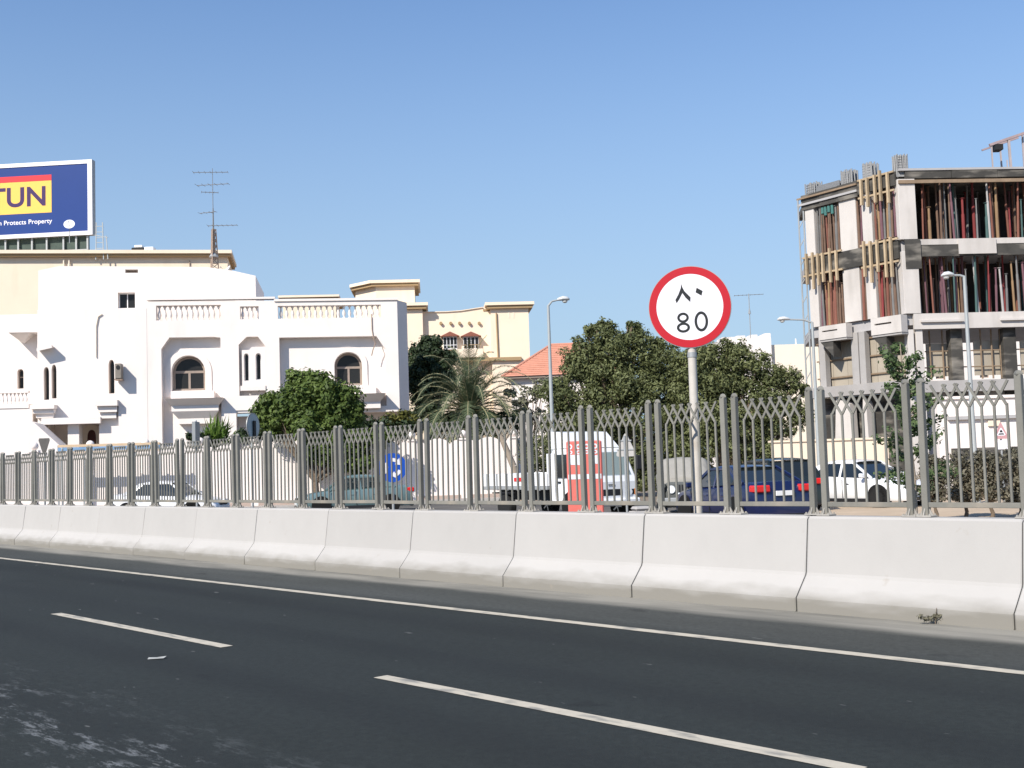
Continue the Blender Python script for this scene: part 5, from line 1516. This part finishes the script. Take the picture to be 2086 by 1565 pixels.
MB(WF.M).box(wx(1930), wx(2250), -.16, -.001, wz(854), wz(847)).build('ledge', M['conc_beam'], ww, world=True)
MB(WF.M).box(wx(2012), wx(2036), -.10, -.001, wz(868,2024), wz(857,2024)).build('lintel', M['cream'], ww, world=True)
MB(WF.M).box(wx(1935), wx(2250), -.2, -.001, 0, wz(912)).build('plinth', M['form_dark'], ww, world=True)
rub = MB(WF.M)
for i in range(9): rub.bbox(wx(1945)+i*.75, wx(1945)+i*.75+random.uniform(.3,.6), .5, .8, wz(806), wz(806)+random.uniform(.2,.5), .02)
# ------------------------------------------------------------------ vehicles
M['tyre'] = mat('tyre', (.018,.018,.018), .9, .1, 8)
M['rim'] = mat('wheel_rim', (.42,.43,.44), .35, .05, 5, metal=.6)
M['car_glass'] = glass_mat('car_glass', (.012,.016,.018), .8)
M['car_glass_clear'] = glass_mat('car_glass_clear', (.03,.045,.045), .6, .7)
M['lamp_glass'] = mat('headlight_glass', (.75,.77,.78), .12, 0, spec=.8)
M['tail_red'] = mat('tail_lamp_red', (.62,.02,.018), .2, 0, spec=.6)
M['indicator'] = mat('indicator_orange', (.60,.18,.04), .25, 0)
M['plate'] = mat('number_plate', (.75,.74,.72), .5, 0)
M['trim'] = mat('black_trim', (.02,.02,.022), .5, .1, 5)
M['bay'] = mat('wheel_well', (.008,.008,.008), .9, 0)
M['chrome'] = mat('chrome', (.6,.6,.6), .15, 0, metal=1)
def paint(n, c, rough=.28): return mat(n, c, rough, .03, 2, spec=.5, coat=.6)

def wheel(parent, x, y, r, w, side):
    o = MB().lathe([(r*.6,-w/2),(r*.93,-w/2),(r,-w*.3),(r,w*.3),(r*.93,w/2),(r*.6,w/2)], (0,0,0), 24, 'Y').mesh('tyre', M['tyre'])
    wh = inst('wheel', MB().lathe([(r*.60,-w*.46),(r*.60,w*.46)], (0,0,0), 20, 'Y').mesh('wheel', M['rim']), parent, (x, y, r))
    inst('tyre', o, wh)
    sp = MB()
    for k in range(5):
        a = 6.2832*k/5; sp.bar((0, side*w*.48, 0), (r*.56*math.cos(a), side*w*.48, r*.56*math.sin(a)), .05, .03, (0,1,0))
    sp.lathe([(r*.14,-.02),(r*.14,.02)], (0, side*w*.48, 0), 10, 'Y')
    sp.build('spokes', M['chrome'], wh)
    return wh

def car(name, label, loc, heading, P, body, glass='car_glass', kind='car', tail_center=False, group=None):
    """x forward from the middle of the car. P: L, W, prof [(x, z_top, halfwidth factor)], zb, belt/roof points"""
    t = thing(name, label, kind, loc, heading, group)
    W = P['W']/2; zb = P.get('zb', .22)
    st_ = P['prof']; ringn = None; vs = []
    for (x, zt_, wf) in st_:
        w = W*wf; h = zt_-zb
        half = [(w*.55, zb), (w*.90, zb+.02), (w*.975, zb+.16*h+.03), (w, zb+.48*h), (w*.985, zb+.74*h), (w*.955, zb+.90*h), (w*.86, zb+.985*h), (w*.5, zt_+.012), (0, zt_+.022)]
        ring_ = half + [(-y, z) for y, z in half[-2::-1]]
        ringn = len(ring_); vs += [(x, y, z) for y, z in ring_]
    fs = []
    for j in range(len(st_)-1):
        for k in range(ringn):
            a, b2 = j*ringn+k, j*ringn+(k+1)%ringn
            fs.append((a, b2, b2+ringn, a+ringn))
    fs += [tuple(range(ringn-1,-1,-1)), tuple(range((len(st_)-1)*ringn, len(st_)*ringn))]
    bod = MB().add(vs, fs).build('body', body, t, angle=38)
    # greenhouse
    (xf0, zf0), (xf1, zr1), (xr1, zr2), (xr0, zr0) = P['cab']
    wb, wr = W*.90, W*.72
    zbelt = min(zf0, zr0)
    q = lambda x, y, z: (x, y, z)
    A = [q(xf0, wb, zf0-.03), q(xf1, wr, zr1), q(xr1, wr, zr2), q(xr0, wb, zr0-.03)]
    B = [(x,-y,z) for x,y,z in A]
    MB().add(A+B, [(0,3,2,1),(4,5,6,7),(0,1,5,4),(1,2,6,5),(2,3,7,6),(0,4,7,3)]).build('glasshouse', M[glass], t)
    roof = MB(); rv = []; ns = 9
    for i in range(ns):
        s = i/(ns-1); x = xf1+.06+(xr1-.06-xf1-.06)*s; z = zr1+(zr2-zr1)*s+.05*math.sin(math.pi*s)
        for yy, dz in ((1.06,-.035),(1.0,.012),(.75,.04),(0,.055),(-.75,.04),(-1.0,.012),(-1.06,-.035)): rv.append((x, wr*yy, z+dz-.015*(1 if i in (0,ns-1) else 0)))
    rf = [(i*7+k, i*7+k+1, (i+1)*7+k+1, (i+1)*7+k) for i in range(ns-1) for k in range(6)]
    roof.add(rv, rf).build('roof', body, t, angle=60)
    for sgn in (1,-1):
        g = lambda p, o=.012: (p[0], sgn*(p[1]+o), p[2])
        
        for p_, q_, w_, h_ in ((A[0],A[1],.075,.045),(A[1],A[2],.06,.04),(A[3],A[2],.10,.05)): MB().bar(g(p_), g(q_), w_, h_, (0,1,0)).build('pillar', body, t)
        for xs_ in P.get('pillars', [.48]):
            xb = A[0][0]+(A[3][0]-A[0][0])*xs_; xt = A[1][0]+(A[2][0]-A[1][0])*(xs_-.06)
            MB().bar((xb, sgn*(wb+.012), zbelt-.02), (xt, sgn*(wr+.012), (zr1+zr2)/2), .085, .03, (0,1,0)).build('pillar', body, t)
        # broad rear quarter
        c0, c1 = A[3], A[2]; k0 = P.get('quarter', .35)
        MB().add([(c0[0], sgn*(wb+.016), c0[2]), (c0[0]+k0, sgn*(wb+.016), c0[2]), (c1[0]+k0*.45, sgn*(wr+.016), c1[2]), (c1[0], sgn*(wr+.016), c1[2])], [(0,1,2,3)]).build('rear_quarter', body, t)
    # wheels in dark arches
    r = P.get('r', .32)
    for x in P['axles']:
        for sgn in (1,-1):
            MB().lathe([(r*1.17,-.12),(r*1.17,.10)], (x, sgn*(W-.095), r*1.03), 22, 'Y').build('wheel_arch', M['bay'], bod)
            wheel(t, x, sgn*(W-.095), r, .2, -sgn if False else sgn*-1)
    xF, xR = st_[-1][0], st_[0][0]; hf_, hr_ = P['hl'], P['tl']
    for sgn in (1,-1):
        MB().bbox(hf_[0], hf_[0]+.22, sgn*W*.60-.20, sgn*W*.60+.20, hf_[1]-.075, hf_[1]+.075, .03).build('headlight', M['lamp_glass'], t)
        tlw = P.get('tlw', .20)
        tl_ = MB().bbox(hr_[0]-.16, hr_[0]+.16, sgn*W*.70-tlw, sgn*W*.70+tlw, hr_[1]-.09, hr_[1]+.09, .03).build('tail_lamp', M['tail_red'], t)
        MB().bbox(A[0][0]-.30, A[0][0]-.16, sgn*(W+.10)-.10, sgn*(W+.10)+.10, A[0][2]+.02, A[0][2]+.16, .03).build('mirror', body, t)
        for xd in P.get('doors', (.18, -.75)):
            MB().bbox(xd-.09, xd+.09, sgn*(W*.985)-.022, sgn*(W*.985)+.022, zb+.70*(zbelt-zb), zb+.70*(zbelt-zb)+.04, .006).build('door_handle', P.get('handle', body), t)
        for xl in P.get('seams', (1.0, .0, -.95)):
            MB().bbox(xl-.006, xl+.006, sgn*W*.995-.012, sgn*W*.995+.006, zb+.1, zbelt-.06, .002).build('door_seam', M['trim'], t)
        MB().bbox(P['axles'][1]+r*1.2, P['axles'][0]-r*1.2, sgn*W*.965-.02, sgn*W*.965+.012, zb-.02, zb+.09, .008).build('sill_trim', M['trim'], t)
    MB().bbox(xF-.10, xF+.035, -W*.36, W*.36, P['grille'][0], P['grille'][1], .02).build('grille', M['trim'], t)
    MB().bbox(xF-.08, xF+.03, -W*.7, W*.7, zb+.02, zb+.13, .02).build('lower_grille', M['trim'], t)
    MB().bbox(xR-.03, xR+.10, -W*.72, W*.72, zb-.01, zb+.09, .02).build('rear_skirt', M['trim'], t)
    MB().bbox(xR-.035-P.get('rp',0), xR+.05, -.26, .26, P.get('rpz', .62), P.get('rpz', .62)+.12, .004).build('number_plate', M['plate'], t)
    MB().bbox(xF-.02, xF+.045, -.26, .26, P.get('fpz', .42), P.get('fpz', .42)+.11, .004).build('number_plate', M['plate'], t)
    # dark cabin floor so that the glass has something behind it
    MB().bbox(xr0+.25, xf0-.3, -W*.75, W*.75, zbelt-.12, zbelt+.005, .01).build('cabin', M['trim'], t)
    for x in (P.get('seats', (.15, -.75))):
        for sgn in (1,-1): MB().bbox(x-.10, x+.06, sgn*.36-.22, sgn*.36+.22, zbelt, zbelt+.28, .05).bbox(x-.07, x+.02, sgn*.36-.11, sgn*.36+.11, zbelt+.30, zbelt+.44, .04).build('seat', M['trim'], t)
    return t

sedan = dict(L=4.6, W=1.76, zb=.20, prof=[(-2.28,.60,.80),(-2.24,.86,.88),(-2.12,1.00,.94),(-1.75,1.02,.975),(-1.2,.99,1),(-.4,.96,1),(.4,.93,1),(1.0,.90,1),(1.35,.86,.985),(1.75,.80,.96),(2.08,.70,.90),(2.24,.58,.82),(2.30,.46,.74)],
     cab=((1.08,.91),(.40,1.40),(-.85,1.40),(-1.55,1.01)), axles=(1.38,-1.36), hl=(2.0,.64), tl=(-2.16,.84), grille=(.50,.64), rpz=.66, fpz=.38)
saloon_new = dict(sedan, W=1.82, prof=[(-2.26,.62,.80),(-2.22,.92,.88),(-2.10,1.07,.94),(-1.75,1.09,.975),(-1.2,1.05,1),(-.4,1.0,1),(.4,.97,1),(1.0,.94,1),(1.4,.90,.985),(1.8,.84,.96),(2.1,.74,.90),(2.25,.6,.82),(2.31,.46,.74)],
     cab=((1.12,.95),(.30,1.42),(-.80,1.43),(-1.66,1.08)), hl=(2.02,.70), tl=(-2.14,.92), grille=(.46,.68), pillars=[.46], r=.335)

def place(px, d): return foot(px, d)
# white saloon at the left, side on
car('parked_car', 'white saloon seen side-on at the left, in front of the boundary wall', place(345, 47), rad(-10), sedan, paint('paint_white', (.78,.78,.80)), 'car_glass', 'car', group='cars on the side street')
# teal saloon
car('parked_car', 'grey-teal saloon facing left in front of the wall beside the blue round sign', place(722, 47.5), rad(180+14), sedan, paint('paint_teal', (.12,.185,.19)), 'car_glass_clear', 'car', group='cars on the side street')
# white saloon at the right, front three quarter
car('parked_car', 'white saloon facing right in front of the low cream wall', place(1756, 38.5), rad(-56), dict(saloon_new, handle=M['chrome']), paint('paint_white_new', (.80,.80,.81)), 'car_glass', 'car', group='cars on the side street')
# blue saloon, tail towards us
car('parked_car', 'dark blue saloon seen from behind with red tail lamps, right of the speed sign pole', place(1508, 31.5), rad(109), dict(saloon_new, rpz=.74, tlw=.22), paint('paint_blue', (.006,.011,.055)), 'car_glass', 'car', group='cars on the side street')
# dark green estate just behind the blue one
car('parked_car', 'black-green car whose roof shows behind the blue saloon', place(1572, 38), rad(100), dict(saloon_new, cab=((1.12,.98),(.35,1.56),(-1.55,1.56),(-2.0,1.05))), paint('paint_black', (.012,.018,.018)), 'car_glass', 'car', group='cars on the side street')

# white truck
def truck():
    b0 = place(1150, 36.5); t = thing('flatbed_truck', 'white flatbed truck with roof fairing, nose towards the red board', 'truck', b0, rad(-57))
    wpaint = paint('paint_truck', (.80,.80,.80), .4); W = .98
    # cab: x forward, front at 2.4
    sec = [(.75, 0), (2.30, 0)]
    side = [(.70,.55),(2.32,.55),(2.42,.62),(2.42,1.12),(2.34,1.28),(1.98,2.02),(1.80,2.12),(.78,2.12),(.70,2.04)]
    mb = MB(); n = len(side)
    ys = ((-W, .96), (-W+.05, 1.0), (W-.05, 1.0), (W, .96))
    vs = []
    for y, s in ys:
        cx_, cz_ = 1.5, 1.3
        vs += [(cx_+(x-cx_)*s, y*(1 if z < 1.25 else 1-.07*(z-1.25)/.85), cz_+(z-cz_)*s) for x, z in side]
    fs = [(j*n+i, (j+1)*n+i, (j+1)*n+(i+1)%n, j*n+(i+1)%n) for j in range(3) for i in range(n)]
    fs += [tuple(range(n)), tuple(range(4*n-1, 3*n-1, -1))]
    mb.add(vs, fs).build('cab', wpaint, t, angle=25)
    # windscreen and side windows, proud of the cab
    def ws(x, z): return x
    MB().add([(2.345,-.80,1.33),(2.345,.80,1.33),(2.02,.74,1.99),(2.02,-.74,1.99),(2.30,-.80,1.33),(2.30,.80,1.33),(1.97,.74,1.99),(1.97,-.74,1.99)], [(0,1,2,3),(7,6,5,4),(0,4,5,1),(1,5,6,2),(2,6,7,3),(3,7,4,0)]).build('windscreen', M['car_glass_clear'], t)
    MB().bbox(1.2,2.2,-.7,.7,1.28,1.35,.02).build('dashboard', M['trim'], t)
    for s in (1,-1):
        MB().prism([(1.02,1.28),(2.10,1.28),(1.86,1.96),(1.02,1.96)], s*.975-.015, s*.975+.006).build('side_window', M['car_glass'], t)
        MB().bbox(2.20,2.42,s*.72-.17,s*.72+.17,.70,.92,.03).build('headlight', M['trim'], t)
        MB().lathe([(.095,-.03),(.095,.03)], (2.415, s*.66, .81), 14, 'X').build('headlight_lens', M['lamp_glass'], t)
        MB().bbox(2.25,2.43,s*.90-.06,s*.90+.06,.70,.92,.02).build('indicator', M['indicator'], t)
        MB().tube((2.1,s*1.0,1.2), (2.25,s*1.2,1.5), .015).tube((2.25,s*1.2,1.85), (2.0,s*1.0,1.95), .015).bbox(2.20,2.27,s*1.22-.11,s*1.22+.11,1.45,1.88,.02).build('mirror', M['trim'], t)
        MB().bbox(1.1,1.25,s*.985-.02,s*.985+.02,1.12,1.17,.006).build('door_handle', M['trim'], t)
        MB().bbox(.98,.992,s*.985-.008,s*.985+.006,.62,2.0,.002).build('door_seam', M['trim'], t)
    MB().bbox(2.30,2.425,-.42,.42,.70,.92,.02).build('grille', M['trim'], t)
    MB().bbox(2.26,2.52,-1.0,1.0,.42,.63,.04).build('bumper', wpaint, t)
    MB().bbox(2.50,2.535,-.26,.26,.47,.58,.004).build('number_plate', M['plate'], t)
    MB().bbox(2.425,2.436,-.12,.12,1.0,1.06,.004).build('badge', M['chrome'], t)
    MB().prism([(.66,2.14),(1.75,2.14),(1.15,2.62),(.66,2.66)], -.86, .86).build('roof_fairing', wpaint, t)
    bx0, bx1 = -3.1, .58
    MB().bbox(bx0, bx1, -1.02, 1.02, .92, 1.02, .01).build('bed_floor', M['grey_metal'], t)
    for nm, a in (('side_board', (bx0, bx1, .98, 1.02)), ('side_board', (bx0, bx1, -1.02, -.98)), ('tail_board', (bx0-.05, bx0-.002, -1.02, 1.02)), ('head_board', (bx1-.05, bx1+.004, -.97, .97))):
        MB().bbox(*a, 1.03, 1.42 if nm != 'head_board' else 2.0, .008).build(nm, wpaint, t)
    rb_ = MB()
    for i in range(6):
        x = bx0+.3+i*.6
        for s in (1,-1): rb_.box(x-.03, x+.03, s*1.02-.03, s*1.02+.03, .9, 1.43)
    rb_.build('side_stake', M['grey_metal'], t)
    rs_ = MB().bbox(-1.2,-.75,-1.035,-1.021,1.18,1.30,.002); rs_.build('red_reflector', M['tail_red'], t)
    MB().box(-3.0, 2.2, -.45, -.30, .58, .90).box(-3.0, 2.2, .30, .45, .58, .90).build('chassis', M['trim'], t)
    for x in (1.75, -1.95):
        for s in (1,-1): wheel(t, x, s*.84, .38, .26, -s)
    for s in (1,-1):
        MB().lathe([(.46,-.10),(.46,.10)], (1.75, s*.90, .42), 20, 'Y').build('wheel_arch', M['bay'], t)
        MB().bbox(-2.6,-1.3,s*.84-.15,s*.84+.15,.80,.84,.01).build('mudguard', M['trim'], t)
truck()

# canvas-covered jeep
def jeep():
    b0 = place(1398, 37.5); t = thing('covered_jeep', 'old grey jeep under a pale canvas tilt, left of the speed sign pole', 'jeep', b0, rad(-98))
    g = mat('jeep_paint', (.10,.105,.10), .6, .15, 3); cv = mat('pale_canvas', (.30,.285,.255), .9, .12, 2, .5, 6)
    W = .80
    MB().bbox(-1.7, .5, -W, W, .45, 1.0, .05).bbox(.48, 1.75, -.60, .60, .50, 1.02, .06).build('body', g, t)
    for s in (1,-1):
        MB().add([(.5,s*.60,.98),(1.85,s*.60,.98),(1.85,s*.86,.94),(.5,s*.86,.94),(.5,s*.60,.88),(1.85,s*.60,.88),(1.85,s*.86,.80),(.5,s*.86,.84)], [(0,1,2,3),(7,6,5,4),(0,4,5,1),(1,5,6,2),(2,6,7,3),(3,7,4,0)]).build('wing', g, t)
        MB().lathe([(.12,-.05),(.125,.0),(.11,.03)], (1.77, s*.42, .80), 16, 'X').build('headlight', M['lamp_glass'], t)
        for x in (1.15, -1.05): wheel(t, x, s*.70, .38, .22, -s)
    gr = MB()
    for i in range(7): gr.box(1.751, 1.775, -.27+i*.09-.02, -.27+i*.09+.02, .56, .94)
    gr.build('grille', M['trim'], t)
    MB().bbox(1.80, 1.95, -.85, .85, .42, .56, .03).build('bumper', M['grey_metal'], t)
    # sagging canvas: a grid draped over hoops and down over the bonnet
    nx, ny = 22, 18; vs = []
    for i in range(nx):
        x = -1.78+3.0*i/(nx-1)
        for j in range(ny):
            v = -1+2*j/(ny-1); 
            top = 1.76-.05*math.sin(x*5.2)**2 if x < .35 else 1.76-(x-.35)*.72
            e = max(0, (abs(v)-.62)/.38)
            y = (W+.05)*(v if abs(v) < .62 else math.copysign(.62+.38*(1-(1-e)**2), v)) if False else (W+.06)*math.copysign(min(1, abs(v)*1.22), v)
            drop = 0 if abs(v) < .6 else ((abs(v)-.6)/.4)**1.4*.80
            z = top-.06*(v/.8)**2-drop
            vs.append((x+random.gauss(0,.012), y+random.gauss(0,.015)+.02*math.sin(x*9)*abs(v), z+random.gauss(0,.012)))
    fs = [(i*ny+j, (i+1)*ny+j, (i+1)*ny+j+1, i*ny+j+1) for i in range(nx-1) for j in range(ny-1)]
    b_ = len(vs); e1 = [j for j in range(ny)]; e2_ = [(nx-1)*ny+j for j in range(ny)]
    fs += [tuple(e1), tuple(e2_[::-1])]
    MB().add(vs, fs).build('canvas_tilt', cv, t, angle=70)
jeep()
# concrete block at the kerb beside the board
b0 = place(1308, 26); t = tag(MB().bbox(-.28,.28,-.22,.22,0,.62,.07).bbox(-.20,.20,-.16,.16,.621,.72,.05).build('concrete_block', M['conc']), 'rough grey concrete block on the street between the red board and the jeep', 'concrete block')
t.location = b0; t.rotation_euler.z = .3

# scrap of paper on the road
sc_ = MB().add([(-.11,-.03,.0),(.09,-.05,.004),(.12,.03,.02),(.0,.045,.008),(-.10,.03,.015)], [(0,1,2,3,4)]).build('paper_scrap', mat('scrap_paper', (.36,.36,.34), .8))
tag(sc_, 'small pale scrap of paper lying on the dark lane below the farther lane dash', 'litter'); sc_.location = rp(5.0, 10.76, .008); sc_.rotation_euler.z = .2; sc_.scale = (.75,.75,.75)
